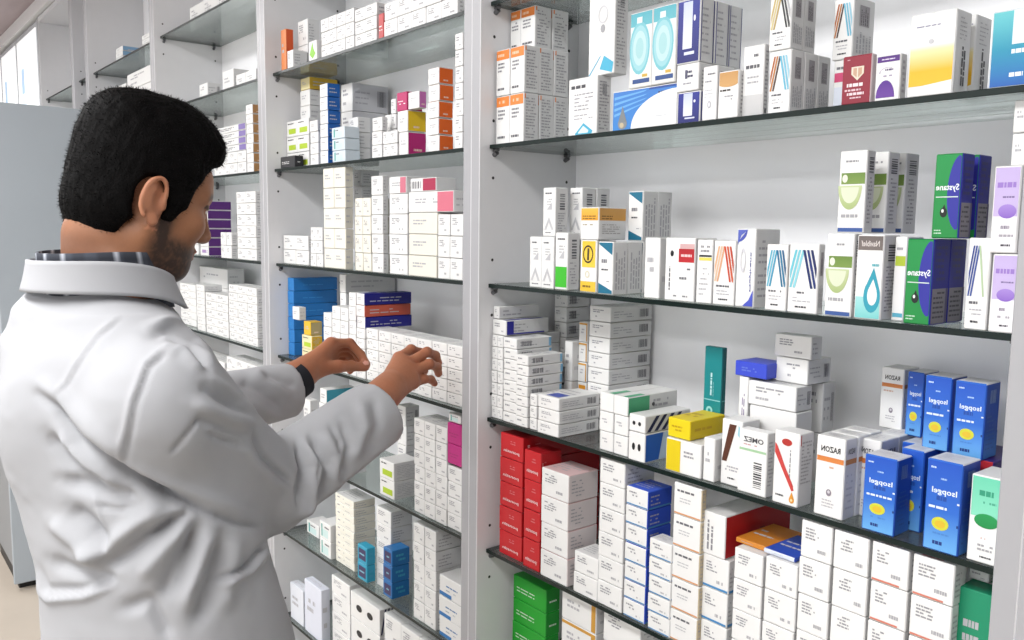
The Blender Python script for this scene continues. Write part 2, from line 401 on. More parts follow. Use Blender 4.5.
def st_w(p, left=('b0612c', 'c07a3c', '4a2c24'), right=('6cb8d4', '7cc0da', '9cd0e4'), **k):
    L, R = [lin(c) for c in left], [lin(c) for c in right]
    for q in range(3):
        a = .18+.13*q; band(p, a-.30, a, L[q], .0001, w=.085)
        b = .46+.14*q; band(p, b+.32, b, R[q], .0002, w=.09)
    p.lines('F', .12, .26, .8, .32, 1, '66666c'); p.lines('F', .15, .14, .85, .24, 2, 'b8b8be', thick=.35); p.lines('F', .25, .05, .75, .10, 1, '3c3c42', dens=1)
    p.r('R', .25, .55, .75, .9, 'a4a0a4'); p.vlines('R', .3, .57, .7, .88, 4, '5c5860'); p.vlines('R', .1, .08, .9, .45, 5, 'b0b0b6')
def st_half(p, **k):
    p.r('F', .0, .60, .6, .78, 'd64a78'); p.lines('F', .1, .82, .9, .92, 1, '7a7a80'); p.r('F', 0, 0, 1, .5, 'dfe6f2'); sidefill(p)
def st_maroon(p, **k):
    p.poly('F', [(.30, .78), (.76, .78), (.76, .62), (.53, .48), (.30, .62)][::-1], lin('e6d9c6'), .0001)
    p.poly('F', [(.37, .75), (.69, .75), (.69, .62), (.53, .53), (.37, .62)][::-1], lin('c9a48a'), .0002)
    p.r('F', .51, .52, .55, .77, 'efe4d4', l=.0003)
    p.lines('F', .15, .33, .85, .42, 1, 'f2dfe2', dens=1, thick=.8); p.lines('F', .08, .24, .92, .32, 1, 'e8c8d0', dens=1); p.lines('F', .17, .15, .8, .22, 1, 'f0d8de', dens=1, thick=.8); p.lines('F', .28, .08, .7, .14, 1, 'e8c8d0', dens=1); p.lines('F', .05, .92, .3, .96, 1, 'd8a8b4')
def st_violet(p, **k):
    p.r('F', 0, .86, 1, 1, '5a2a86', '4c2278'); p.lines('F', .2, .90, .85, .95, 1, 'e8dcf2', dens=1); p.ell('F', .42, .04, .42, .40, '6a3a9c', .0001, 0, 180, col2='54208c'); p.r('F', 0, .04, .84, .06, '8a66b4'); p.lines('F', .3, .64, .85, .72, 1, '6a5a80'); p.ell('F', .5, .62, .38, .12, '9a8ab0', .0001, 60, 190, hole=.93); p.lines('F', .3, .5, .8, .58, 1, 'b0a8bc'); p.lines('R', .2, .1, .8, .9, 6, 'b8b4bc')
def st_yellow(p, **k):
    p.r('F', 0, .30, 1, .56, 'f4ba1c', 'f6e9b0'); p.r('F', 0, .12, 1, .30, 'f2c02a', 'f4ba1c'); p.poly('F', [(0, 0), (1, 0), (1, .16), (0, .10)], W_, .0001)
    p.r('F', 0, .56, 1, .62, 'f6e9b0', 'f4f3ee'); p.lines('F', .12, .84, .9, .92, 2, '8a8aa4', thick=.35); p.ell('F', .48, .66, .06, .03, 'c8c8cc'); p.lines('F', .65, .03, .92, .07, 1, '8c8c90')
    p.vlines('R', .4, .1, .7, .62, 2, '3c3c42', thick=.7); p.lines('R', .2, .65, .8, .95, 6, 'b4b4b8', thick=.3)
def st_teal(p, **k):
    p.r('F', 0, 0, 1, .5, '1d62b8', '1d95b4'); p.r('F', 0, .5, 1, 1, '1d95b4', '64c6cc'); p.r('F', .5, .55, 1, 1, 'e2f2f6', l=.0001); p.lines('F', .5, .41, .98, .48, 1, 'eefaff', dens=1, thick=.8); p.lines('F', .48, .10, 1, .17, 1, 'f4fcff', dens=1, thick=.8); sidefill(p)
def st_house(p, green=False, **k):
    p.lines('F', .15, .87, .85, .93, 1, '56565c', dens=1); p.lines('F', .3, .64, .8, .8, 3, 'b4b4b8', thick=.4)
    p.poly('F', [(.3, .55), (.75, .55), (.75, .7), (.5, .62)], lin('c6c6ca'), .0001)
    if green: p.r('F', 0, .03, 1, .40, '3fc02a', l=.0002)
    else:
        for q in range(2): p.poly('F', [(.1+.1*q, .12), (.16+.1*q, .12), (.5, .34-.05*q), (.84-.1*q, .12), (.9-.1*q, .12), (.5, .40-.05*q)], lin('c8c8cc'), .0001)
        p.lines('F', .2, .04, .8, .08, 1, '6c6c70')
    p.bars('R', .3, .55, .75, .92, 7, '66666c', vert=False); p.lines('R', .15, .08, .85, .5, 8, 'a8a8ae', thick=.4)
def st_amber(p, low=False, **k):
    if not low:
        p.r('F', 0, .60, 1, 1, 'f0a92a', 'f4bc4a'); p.lines('F', .08, .62, .92, .78, 2, '8a6420', dens=1); p.lines('F', .1, .42, .8, .5, 1, 'b0a890')
        p.r('R', 0, .60, 1, 1, 'dca24a', 'd4a056'); p.lines('R', .08, .62, .62, .78, 2, '8a6428', dens=1); p.lines('R', .1, .15, .9, .5, 5, 'aaa8a4', thick=.4)
    else:
        p.r('F', .08, .48, .95, 1, 'f6d24a', 'f2c838'); p.ell('F', .48, .74, .34, .18, '3c3420', hole=.8); p.poly('F', [(.42, .62), (.54, .62), (.56, .86), (.44, .86)], lin('4c4428'), .0002); p.ell('F', .45, .34, .14, .07, 'e0d8b8', hole=.7); p.r('F', 0, 0, 1, .2, 'f0c63a'); p.lines('F', .15, .06, .85, .14, 1, '8a6a1e', dens=1); sidefill(p)
def st_tealcorner(p, **k):
    c = lin('17708f'); p.poly('F', [(0, .97), (.98, .76), (1, 1), (0, 1)], c, .0001); p.poly('F', [(0, 0), (1, 0), (1, .06), (0, .2)], c, .0001)
    p.lines('F', .2, .58, .75, .67, 1, '8a8a90', dens=1, thick=.8); p.lines('F', .2, .44, .8, .5, 1, '55555c'); p.lines('F', .6, .22, .9, .26, 1, 'a2a2a8'); p.vlines('R', .1, .08, .9, .92, 4, 'b2b2b8')
def st_redlabel(p, **k):
    p.r('F', .46, .62, 1, .84, 'c2242c', 'b01e26'); p.lines('F', .54, .69, .92, .77, 1, 'f0d0d0', dens=1); p.ell('F', .22, .76, .06, .05, '1c1c20'); p.vlines('F', .1, .15, .2, .6, 1, '5c5c62')
    p.r('F', .5, .84, 1, .92, 'd8b0b0'); p.lines('F', .5, .48, .95, .54, 1, '6c6c72'); p.lines('F', .5, .32, .95, .40, 1, '7c7c82'); p.lines('F', .3, .04, .9, .09, 1, '8c8c90')
def st_yellowline(p, **k):
    p.r('F', .1, .74, 1, .77, '1c1c1c'); p.r('F', .1, .68, 1, .73, 'e6d860'); p.lines('F', .2, .80, .9, .94, 2, '9c9ca0'); p.lines('F', .15, .1, .9, .6, 6, 'c2c2c6', thick=.3)
def st_ornate(p, **k):
    p.ell('F', .0, 1, .55, .16, '4a58b4', .0001, 270, 360); p.poly('F', [(0, 1), (.6, 1), (.2, .93), (0, .8)][::-1], lin('5a68c0'), .0002); p.poly('F', [(1, 0), (.4, 0), (.75, .08), (1, .22)][::-1], lin('4a58c4'), .0002)
    p.text('F', 'Oxylrene', .80, .45, .52, .13, '3c4a9c', rot=-1); p.lines('R', .1, .1, .9, .9, 9, 'b2b2b8', thick=.35); p.ell('F', .35, .6, .16, .16, 'd4d4da', hole=.7)
def st_greensphere(p, **k):
    p.lines('F', .2, .86, .8, .91, 1, '9a9a9e'); p.r('F', .05, .60, 1, .74, '7e9a4a', '6a8a3a'); p.ell('F', .2, .67, .11, .05, 'e8ecd8')
    p.ell('F', .42, .58, .48, .30, 'a9bc7c', .00015, 180, 360, col2='c8d4a4'); p.ell('F', .42, .56, .36, .2, 'dde4c8', .0003, 180, 360)
    p.lines('F', .1, .16, .8, .24, 1, 'a8a8ac'); p.r('F', 0, 0, 1, .05, '3a5a9c'); p.lines('R', .2, .1, .8, .7, 12, 'a0a0a4', thick=.4); p.bars('R', .2, .74, .8, .94, 7, '48484e', vert=False)
def st_teardrop(p, **k):
    p.r('F', 0, .83, 1, 1, '7a706c', '6c6260'); p.text('F', 'Naviblef', .5, .91, .07, .75, 'dcd4d0'); p.r('F', 0, 0, 1, .26, '7ed0ce', 'a6dede'); p.lines('F', .6, .62, .95, .68, 1, '5ab4c0')
    p.ell('F', .66, .27, .34, .20, '2f9fb4', .0002); p.poly('F', [(.36, .36), (.70, .62), (.98, .34)][::-1], lin('2f9fb4'), .0002); p.ell('F', .68, .28, .2, .12, 'eef6f6', .0003); p.poly('F', [(.5, .34), (.70, .48), (.86, .34)][::-1], lin('eef6f6'), .0003)
    p.bars('R', .25, .70, .75, .92, 7, '3c3c42', vert=False); p.lines('R', .15, .08, .85, .65, 14, '9a9aa0', thick=.45)
def st_sliver(p, **k):
    p.r('F', 0, .66, 1, .78, 'b4c834'); p.lines('F', .1, .84, .9, .9, 1, '9a9a9e'); p.r('F', 0, .03, 1, .08, '5ab0c8')
def st_systane(p, **k):
    p.r('F', 0, 0, 1, 1, '0e8a3c', '129246'); 
    P = [(1, .05)]+[(1-.48*math.cos(math.radians(t)), .5+.48*math.sin(math.radians(t))) for t in range(70, -71, -10)][::1]
    P = [(1, .98)]+[(1-.5*math.cos(math.radians(t)), .54+.46*math.sin(math.radians(t))) for t in range(80, -81, -10)]+[(1, .1)]
    p.poly('F', P, lin('2c2c9c'), .0001); p.text('F', 'Systane', .50, .60, .10, .95, 'f2f6fa'); p.r('F', .05, .485, .95, .497, 'd8e8e0', l=.0003)
    p.ell('F', .40, .30, .15, .06, '0c1a14', .0002); p.poly('F', [(.28, .31), (.52, .31), (.42, .40)], lin('0c1a14'), .0002); p.ell('F', .36, .32, .05, .022, 'eef4f0', .0003); p.lines('F', .05, .03, .5, .10, 2, 'c8e4d0', thick=.4)
    p.r('R', 0, .0, 1, .42, '8c8890', '98949c'); p.lines('R', .08, .05, .92, .40, 6, '4c4a54', thick=.4); p.lines('R', .1, .5, .9, .95, 6, '3c3c7c', thick=.5); p.r('R', .85, 0, 1, .42, '5c5880')
def st_lavender(p, **k):
    p.r('F', 0, .42, 1, 1, 'c9b8e2', 'c4b2e0'); p.r('F', 0, 0, 1, .42, 'f0eef2', 'f0eef2'); p.lines('F', .1, .74, .95, .83, 1, '9a7ac8', dens=1, thick=.7); p.lines('F', .35, .63, .9, .67, 1, '7a6a9a'); p.ell('F', .58, .48, .38, .085, '8a64c4', .0002, col2='a88ad6')
    p.lines('F', .35, .25, .75, .33, 1, '8c8494', dens=1); p.lines('F', .3, .16, .9, .22, 1, 'a8a4ac'); p.lines('F', .4, .05, .9, .10, 1, '3c3844', dens=1)
def st_blue(p, **k):
    p.r('F', 0, .45, 1, 1, '2a6cd0', '1a55c4'); p.r('F', 0, 0, 1, .45, '6ab0ec', '2a6cd0'); p.text('F', 'Isopgel', .53, .665, .085, .76, 'e6f2ff'); p.lines('F', .3, .55, .75, .61, 1, '174aa4', dens=1, thick=.8); p.lines('F', .08, .905, .3, .945, 1, 'c8dcf8', dens=1); p.lines('F', .4, .79, .65, .83, 1, 'a8c8f4', dens=1)
    p.lines('F', .08, .455, .92, .51, 1, 'e4f0fc', dens=1); p.ell('F', .46, .305, .26, .075, 'd6d638', .0002); p.ell('F', .46, .30, .16, .042, 'e2be2e', .0003); p.lines('F', .25, .17, .75, .21, 1, '4a86d0'); p.lines('F', .26, .05, .62, .10, 1, '14357e', dens=1, thick=.8); p.r('F', .93, .555, 1, .575, 'f0f6ff'); p.r('F', .95, .30, 1, .33, '14357e')
    p.r('R', 0, 0, 1, .35, '4a86d4', '2458b8'); p.bars('R', .25, .74, .7, .92, 7, '8aa4d0'); p.lines('R', .1, .1, .85, .6, 8, '3a64b0', thick=.35); p.lines('T', .1, .15, .9, .85, 5, 'd4d4d8', thick=.3)
def st_kogan(p, **k):
    p.text('F', 'RAZON', .5, .855, .075, .72, '1c1c20'); p.r('F', 0, .69, 1, .755, 'e08a44', 'd88040'); p.r('R', 0, .69, 1, .755, 'd08a50'); p.text('R', 'RAZON', .5, .855, .07, .6, '3c3c42'); p.lines('F', .1, .6, .8, .65, 1, 'd8b09a'); p.ell('F', .5, .30, .1, .045, '8c8490'); p.ell('F', .5, .31, .05, .02, 'd4d0d6', .0003); p.lines('F', .25, .10, .75, .22, 3, 'bcbac0', thick=.4); p.lines('R', .15, .1, .85, .6, 6, 'c4c4ca', thick=.3); p.lines('T', .1, .2, .9, .8, 3, 'd0d0d4', thick=.3)
def st_zimed(p, **k):
    p.text('F', 'OMEZ', .52, .865, .085, .75, '4a4a50'); p.r('F', 0, .675, 1, .715, 'a9cfa6'); p.lines('F', .15, .76, .85, .80, 1, 'c8a0a0'); p.bars('F', .56, .10, .86, .53, 12, '2c2c30', vert=False); p.lines('R', .1, .15, .9, .9, 12, 'b4b4ba', thick=.4)
def st_syringe(p, **k):
    p.poly('F', [(.0, .83), (.0, .70), (.80, .22), (.86, .22), (.84, .28)], lin('c83a38'), .0001); p.poly('F', [(0, .84), (.1, .8), (.88, .22), (.78, .2), (0, .7)][::-1], lin('cc4440'), .0002)
    p.ell('F', .50, .87, .22, .05, 'b8342e', .0002); p.lines('F', .3, .855, .7, .885, 1, 'e0a8a0'); p.vlines('F', .62, .38, .72, .8, 1, '8c8c94'); p.ell('F', .80, .08, .11, .05, 'e0962c', .0002); p.poly('F', [(.7, .1), (.9, .1), (.8, .19)], lin('e0962c'), .0002); p.ell('F', .80, .075, .05, .02, 'f4d8a4', .0003); p.lines('F', .1, .08, .5, .13, 1, '55555a', dens=1); p.r('R', 0, .85, .06, 1, 'c83a38'); p.lines('R', .1, .3, .9, .92, 12, 'b4b4ba', thick=.4)
def st_mint(p, **k):
    p.r('F', 0, .53, 1, 1, '8ae0c0', '6ed2b0'); p.lines('F', .25, .76, .95, .84, 1, '2f9a78', dens=1, thick=.8); p.lines('F', .4, .68, .9, .73, 1, '4aa88a'); p.ell('F', .55, .49, .42, .085, '138a44', .0002, col2='1f9c54'); p.lines('F', .4, .26, .75, .3, 1, 'd0a8a4'); p.lines('F', .3, .12, .9, .22, 2, 'a8a8ac', thick=.5); p.lines('F', .4, .04, .85, .08, 1, '55555a', dens=1)
def st_tealtall(p, **k):
    p.vlines('F', .34, .34, .46, .7, 1, 'bfe6e8', thick=.8); p.vlines('F', .52, .33, .6, .62, 1, '7cc0c4'); p.r('F', 0, .27, 1, .285, '8ed0d2'); p.ell('F', .36, .13, .2, .055, '9adadb', .0002); p.ell('F', .36, .13, .09, .025, '1a8a8e', .0003); p.r('R', 0, .27, 1, .285, '6ab8ba')
def st_brownw(p, **k):
    for q in range(3):
        a = .12*q+.0; p.poly('F', [(max(0, a-.1), .35), (a+.02, .35), (.50+a, .95), (.36+a, .95)], lin('5c3424'), .0001)
        if q < 2: p.poly('F', [(a+.03, .35), (a+.07, .35), (.55+a, .95), (.51+a, .95)], lin('c88a5c'), .0001)
    p.poly('F', [(.8, .8), (1, .74), (1, .9), (.84, .95)], lin('9cd0dc'), .0001); p.lines('F', .2, .2, .9, .3, 2, 'b0b0b6'); p.lines('F', .35, .07, .9, .12, 1, '44444a', dens=1)
def st_red(p, **k):
    p.text('F', 'ponstin', .5, .28, .16, .72, 'f4d4d4'); p.lines('F', .45, .6, .75, .8, 2, 'd87a7e', thick=.4); p.vlines('R', .03, .1, .09, .9, 1, 'eebcbc'); p.lines('R', .14, .45, .24, .8, 2, 'd86a6e', thick=.3); p.lines('T', .2, .3, .8, .7, 3, 'c8343a', thick=.3)
def st_bluewhite(p, **k):
    p.r('F', .84, 0, 1, 1, '1f5fd0'); st_plain(p)
def st_bluebase(p, **k):
    st_plain(p); p.r('F', 0, 0, 1, .07, '4a90c8'); p.r('R', 0, 0, 1, .08, '4a90c8')
def st_redbase(p, **k):
    st_plain(p); p.r('F', 0, 0.0, .8, .05, 'd8806c'); p.r('T', .15, .05, .7, .5, 'c03a50')
def st_orangeline(p, **k):
    p.lines('F', .1, .72, .95, .86, 1, '6a6a70', dens=1); p.lines('F', .2, .4, .7, .6, 2, 'c0c0c4', thick=.35); p.r('F', 0, 0, 1, .05, 'e0a070'); sidefill(p)
def st_bluespot(p, **k):
    p.ell('F', .3, .5, .1, .14, '202024'); p.ell('F', .68, .5, .1, .14, '202024')
    if k.get('blue'): p.r('R', 0, 0, .45, 1, '2a66c4'); p.poly('R', [(.3, 0), (.5, 0), (.7, 1), (.4, 1)], lin('cfe2f6'), .0002)
    else:
        for q in range(4): p.poly('R', [(.02+.16*q, .0), (.10+.16*q, .0), (.30+.17*q, 1), (.22+.17*q, 1)], lin('1e2450'), .0001)
def st_greenend(p, **k):
    p.r('R', 0, 0, .42, 1, '4aa878', '52b282'); p.r('T', .6, 0, 1, .35, '58b488'); p.lines('R', .5, .2, .95, .8, 2, 'b4b4ba'); p.ell('R', .5, .45, .03, .12, '4a4a50')
def st_yel(p, **k):
    p.lines('F', .15, .3, .85, .7, 2, 'c8a40e'); p.lines('R', .1, .35, .8, .65, 1, 'c8a40e'); p.lines('T', .1, .3, .9, .7, 2, 'c8a40e')
def st_yelwhite(p, **k):
    p.r('F', 0, 0, .42, 1, 'e6cc14'); p.lines('F', .52, .5, .9, .75, 2, '9c9ca2'); st_clean
def st_blueplain(p, **k):
    p.lines('F', .2, .3, .8, .7, 2, '6a80d8')
def st_vtext(p, **k):
    p.vlines('F', .3, .1, .75, .9, 2, '8a7aa4'); p.lines('R', .1, .1, .9, .9, 5, 'b4b4ba', thick=.3)
def st_blueaccent(p, **k):
    st_plain(p); p.r('R', 0, 0, .16, 1, '2c2c9c'); p.r('R', .16, 0, .9, .10, '3a3aa4'); p.r('T', .7, 0, 1, .9, '34349c')
def st_bluetop(p, **k):
    st_bar(p); p.r('T', .25, .05, .85, .35, '4a5cb4')
def st_redvert(p, **k):
    p.r('R', .7, 0, .8, 1, 'c03030'); st_clean(p)
def st_orangebox(p, **k):
    p.r('F', .08, .1, .92, .9, 'e8a02c'); p.r('R', 0, 0, 1, 1, 'e0a850')
def st_orangeedge(p, **k):
    st_clean(p); p.r('F', .88, 0, 1, 1, 'd09a3c'); p.r('F', 0, .9, 1, 1, 'd8a040')
def st_redside(p, **k):
    p.vlines('F', .2, .1, .55, .9, 2, '8a8a90'); p.r('R', 0, 0, 1, 1, 'c4121c', 'b81820'); p.lines('R', .2, .35, .6, .55, 1, '8c0a12')
def st_colside(p, side='e0641c', top=None, **k):
    c = lin(side); p.r('R', 0, 0, 1, 1, side); p.lines('R', .3, .1, .8, .3, 1, 'f4d8c8', dens=1); p.lines('F', .2, .4, .8, .7, 2, 'c4c4c8')
    if top: p.r('T', 0, 0, 1, 1, top)
def st_allcol(p, ink='ffffff', **k):
    p.lines('F', .1, .3, .9, .6, 2, ink, thick=.3); p.lines('R', .2, .35, .8, .6, 1, ink, thick=.3)
def st_lime(p, **k):
    p.r('F', .2, .15, .9, .5, 'b8d42c'); p.lines('F', .1, .78, .7, .92, 1, '3c3c40', dens=1); p.lines('R', .1, .1, .9, .9, 8, 'c0c0c4', thick=.3)
def st_purplepack(p, **k):
    p.r('F', .2, .3, .7, .7, 'a888bc'); p.lines('F', .75, .3, .95, .7, 2, 'c8b4d4'); p.r('R', 0, 0, 1, 1, '5a2a78')
def st_purpletext(p, **k):
    p.lines('F', .05, .2, .75, .8, 2, '77777c', dens=1); p.r('F', .8, 0, 1, 1, '8a78b8')
def st_darklabel(p, **k):
    p.r('F', .12, .15, .9, .85, '3a2c5c'); p.lines('F', .2, .4, .8, .6, 1, '8ac8d8'); p.lines('R', .2, .2, .8, .8, 2, '3aa4c8')
def st_leaf(p, **k):
    p.poly('F', [(.5, .05), (.9, .3), (.6, .6), (.5, .95), (.2, .5), (.1, .3)], lin('8ad028'), .0002)
def st_crimson(p, **k):
    p.bars('F', .05, .2, .45, .8, 6, '7c7c80'); p.r('F', .5, 0, 1, 1, 'b0284e')
def st_pinkend(p, c='d8788c', **k):
    st_clean(p); p.r('F', .66, 0, 1, 1, c)
def st_tealline(p, **k):
    p.r('F', .2, .1, .8, .6, 'd4ecea'); p.r('F', .15, .1, .25, .9, '3aa49c'); p.lines('F', .3, .65, .9, .85, 1, '5a5a60')
def st_tealside(p, **k):
    p.r('R', 0, 0, 1, 1, '3a9cb4', '48a8be'); p.lines('F', .2, .3, .8, .7, 2, 'b4b4ba')
def st_blueband(p, **k):
    p.r('F', 0, 0, .55, .2, '2c7cc0'); p.lines('F', .3, .5, .9, .65, 1, '5a84b4', dens=1); p.lines('F', .3, .3, .9, .42, 1, 'b0b8c0')
def st_blueedge(p, **k):
    st_plain(p); p.r('R', .0, 0, .12, 1, '2c5cb0')
WHITE = {'F': W_, 'R': lin('e4e4e4'), 'T': lin('eeeeec'), 'L': lin('e4e4e4'), 'B': lin('e0e0e0'), 'D': lin('d8d8d8')}  # other faces a darker white than the front, shade put into the colour
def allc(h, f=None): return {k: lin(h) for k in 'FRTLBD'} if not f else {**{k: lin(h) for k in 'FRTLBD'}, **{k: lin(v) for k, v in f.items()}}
# ------------------------------------------------------------------ stacks of cartons
SPECS = []
ORD = ['', 'second', 'third', 'fourth', 'fifth', 'sixth', 'seventh', 'eighth', 'ninth', 'tenth', 'eleventh']
def S(shelf, xL, xR, yT, look, name, style=st_plain, n=1, cols=1, deep=1, dp=None, xS=None, off=.012, on=None, base=None, yB=None, jit=1.0, kw=None, gapd=.0012, rot=0, only=None):
    """a block of cartons: front face between pixel columns xL..xR on the plane off behind the glass front, top at pixel row yT"""
    Y = YS+off
    zb = ZS[shelf]+GT if on is None else on
    ym = yB if yB else toPx(Vector((onY(xL, yT, Y).x, Y, zb)))[1]
    mid = (yT+ym)/2
    xa = onY(xL, mid, Y).x; xb = onY(xR, mid, Y).x
    zt = onY((xL+xR)/2, yT+(0), Y).z if False else onY(xL, yT, Y).z
    if yB: zb = onY(xL, yB, Y).z
    zt = min(zt, ZS[shelf-1]-GT-.003) if shelf-1 in ZS else zt
    if xS:
        d = ray(xS, mid); t = xb/d.x; dp = max(.012, (CAM+d*t).y-Y)/deep
    if dp is None: dp = .07
    if Y+dp*deep > YW-.004: dp = (YW-.004-Y)/deep
    H = (zt-zb)/n
    if H < .004: print('BAD height', name, H); H = .01
    w = (xb-xa)/cols
    for r_ in range(n):
        for c_ in range(cols):
            for d_ in range(deep):
                if only and not only(r_, c_, d_): continue
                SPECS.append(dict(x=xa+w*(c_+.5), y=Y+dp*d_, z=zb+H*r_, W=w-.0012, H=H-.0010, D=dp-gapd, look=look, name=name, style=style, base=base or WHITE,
                                  row=n-1-r_, n=n, c=c_, cols=cols, d=d_, deep=deep, jit=jit, kw=kw or {}, area=w*H, rot=rot, key=(style.__name__, round(w, 4), round(H, 4), round(dp, 4), str(kw), str(base and base['F']))))
    return zt
# ================= RIGHT BAY, top shelf in view (shelf 1)
R1, R2, R3, R4, R5 = 'right unit top shelf', 'right unit second shelf', 'right unit third shelf', 'right unit fourth shelf', 'right unit lowest shelf'
front_or_last = lambda cols: (lambda r, c, d: d == 0 or c == cols-1)
O1 = 'orange-banded white box'
t = S(1, 496, 524.3, 97, O1, 'orange-banded lower tier by the upright, '+R1, st_band, cols=2, deep=3, xS=569)
t2 = S(1, 496, 524.3, 51, O1, 'orange-banded middle tier by the upright, '+R1, st_band, cols=2, deep=3, xS=569, on=t)
S(1, 507, 535.5, 2, O1, 'orange-banded highest tier by the upright, '+R1, st_band, cols=2, deep=2, xS=569, on=t2, off=.045)
t = S(1, 568, 597.5, 80, 'white cyan-diamond box', 'right of the orange-banded boxes, '+R1, st_diamond, xS=611.5)
S(1, 588, 614.5, -6, 'tall white box with slanted cyan diamond', 'on the cyan-diamond box, '+R1, st_diamond2, xS=628, off=.02, on=t)
t = S(1, 611.8, 676.3, 92, 'wide blue-wave box with a grey drop', 'standing on the '+R1, st_wave, dp=.05)
S(1, 629, 676.3, 14, 'pale teal sphere box', 'on the wide blue-wave box, '+R1, st_sphere, cols=2, dp=.045, on=t)
t = S(1, 677, 700, 93, 'navy box with white panel', 'between blue-wave box and flower box, '+R1, st_navy, dp=.05)
t = S(1, 677, 700, 65.5, 'white box with a dark glyph', 'between two navy boxes, '+R1, st_glyph, on=t, dp=.05)
S(1, 677, 700.5, 2, 'navy box with white panel', 'uppermost at navy pile, '+R1, st_navy, on=t, deep=3, xS=743)
S(1, 691.5, 713.8, 67, 'white box with pale grey flower print', 'before the navy boxes, '+R1, st_flower, xS=718, off=.006, only=None, yB=None) if False else None
S(1, 701.5, 716.5, 67, 'white box with pale grey flower print', 'right of the navy pile, '+R1, st_flower, dp=.04, off=.004)
S(1, 717.8, 738.5, 72, 'white box with tan top', 'right of the flower-print box, '+R1, st_tan, dp=.04, off=.004)
S(1, 742.3, 764, 47, 'white box, grey lower third', 'left of the tall striped boxes, '+R1, st_grey, xS=768)
W1 = 'brown-and-blue striped white box'
t = S(1, 768.5, 791, 52, W1, 'lower tier beside maroon box, '+R1, st_w, deep=3, xS=831)
S(1, 768.8, 791.3, -6, 'gold-and-black striped white box', 'on the striped lower tier, '+R1, st_w, deep=2, xS=817, on=t, kw=dict(left=('c8b070', 'd8c890', 'b8a060'), right=('2c2c30', '3c3c40', 'b8b8bc')))
t = S(1, 833, 853, 61, 'white box with pink label', 'half hidden behind the maroon box, '+R1, st_half, dp=.05, off=.07)
S(1, 832.5, 853.5, 0, W1, 'on the pink-label box, '+R1, st_w, dp=.05, on=t, off=.07)
S(1, 841.5, 871.5, 57, 'maroon box with a pale crest', 'left of the violet-topped box, '+R1, st_maroon, xS=875, base=allc('8e1830', {'R': 'd8c8cc', 'T': 'e0d8da'}), off=.006)
S(1, 875.5, 901, 56, 'white violet-topped box', 'right of the maroon crest box, '+R1, st_violet, xS=908, off=.006)
S(1, 908.5, 955, 16, 'tall white box with yellow fade', 'right of the violet-topped box, '+R1, st_yellow, xS=971, off=.008)
S(1, 958, 974, 16, 'tall white box with yellow fade', 'behind and right of the other, '+R1, st_yellow, xS=990, off=.060)
S(1, 989.8, 1034, 12, 'large box fading from teal to blue', 'right end of the '+R1, st_teal, dp=.06, off=.008, base=allc('dfe6ea'))
# ================= shelf 2
t = S(2, 529, 567.5, 236, 'slim house-print box', 'three-box row left on '+R2, st_house, cols=3, dp=.05, only=lambda r, c, d: c < 2)
S(2, 554.7, 567.5, 232, 'slim white box with green foot', 'right of two house-print boxes, '+R2, st_house, xS=580, kw=dict(green=True))
S(2, 542.5, 555.5, 187.5, 'slim house-print box', 'standing on the house-print row, '+R2, st_house, on=t, xS=568.5, off=.014)
S(2, 569.5, 582.3, 187.5, 'slim house-print box', 'on the row behind the amber box, '+R2, st_house, on=t, deep=2, xS=610, off=.055)
S(2, 569.5, 582.3, 236, 'slim house-print box', 'behind the amber-topped pile, '+R2, st_house, deep=2, xS=610, off=.055)
t = S(2, 580.7, 597.5, 239.5, 'white box with yellow emblem panel', 'below the amber-topped box, '+R2, st_amber, dp=.045, kw=dict(low=True))
S(2, 580.7, 599.3, 207, 'amber-topped white box', 'on the yellow emblem box, '+R2, st_amber, on=t, xS=627)
t = S(2, 598, 613.4, 241, 'white box with teal slanted corners', 'front row under its twin, '+R2, st_tealcorner, deep=3, xS=657, off=.006)
S(2, 628, 643.2, 191, 'white box with teal slanted corners', 'raised at the back, '+R2, st_tealcorner, on=t, deep=2, xS=673, off=.075)
S(2, 644.5, 660.2, 237, 'blank-looking slim white box', 'between teal-cornered and red-label boxes, '+R2, st_clean, dp=.05)
S(2, 665, 695.4, 237, 'white box with a red label', 'left of the yellow-line box, '+R2, st_redlabel, dp=.05)
S(2, 696.3, 712.5, 239, 'white box with black and yellow lines', 'right of the red-label box, '+R2, st_yellowline, dp=.04)
S(2, 713, 735.3, 240, 'white box with orange-red slanted stripes', 'left of the ornate blue box, '+R2, st_w, dp=.04, kw=dict(left=('e8b48c', 'e8c4a4', 'e0a880'), right=('c84a2a', 'd05a34', 'c44426')))
S(2, 736, 755.5, 228, 'white box with ornate blue corners', 'right of the orange-red striped box, '+R2, st_ornate, xS=780)
S(2, 764.6, 786.8, 243.5, 'white box with sky-blue slanted stripes', 'left of a navy-striped box, '+R2, st_w, dp=.04, off=.004, kw=dict(left=('5ab0cc', '6cbcd4', '3a9cc0'), right=('1c6c94', '2478a0', '1c5c88')))
S(2, 787.8, 818.5, 243, 'white box with navy slanted stripes', 'left of the lower green-sphere box, '+R2, st_w, xS=825, off=.004, kw=dict(left=('6cc4d4', '7ccad8', '8cd2de'), right=('1c2c68', '243474', '1c2860')))
t = S(2, 825.5, 853.3, 233, 'green-sphere white box', 'lower one beside the drop box, '+R2, st_greensphere, xS=862, off=.004)
S(2, 855, 883, 234, 'white box with large teal drop', 'right of the lower green-sphere box, '+R2, st_teardrop, xS=899, off=.004)
S(2, 838, 866, 151, 'green-sphere white box', 'front of the raised three, '+R2, st_greensphere, on=t, xS=875, off=.006)
S(2, 861, 887.5, 152.5, 'green-sphere white box', 'middle of the raised three, '+R2, st_greensphere, on=t, xS=899, off=.052)
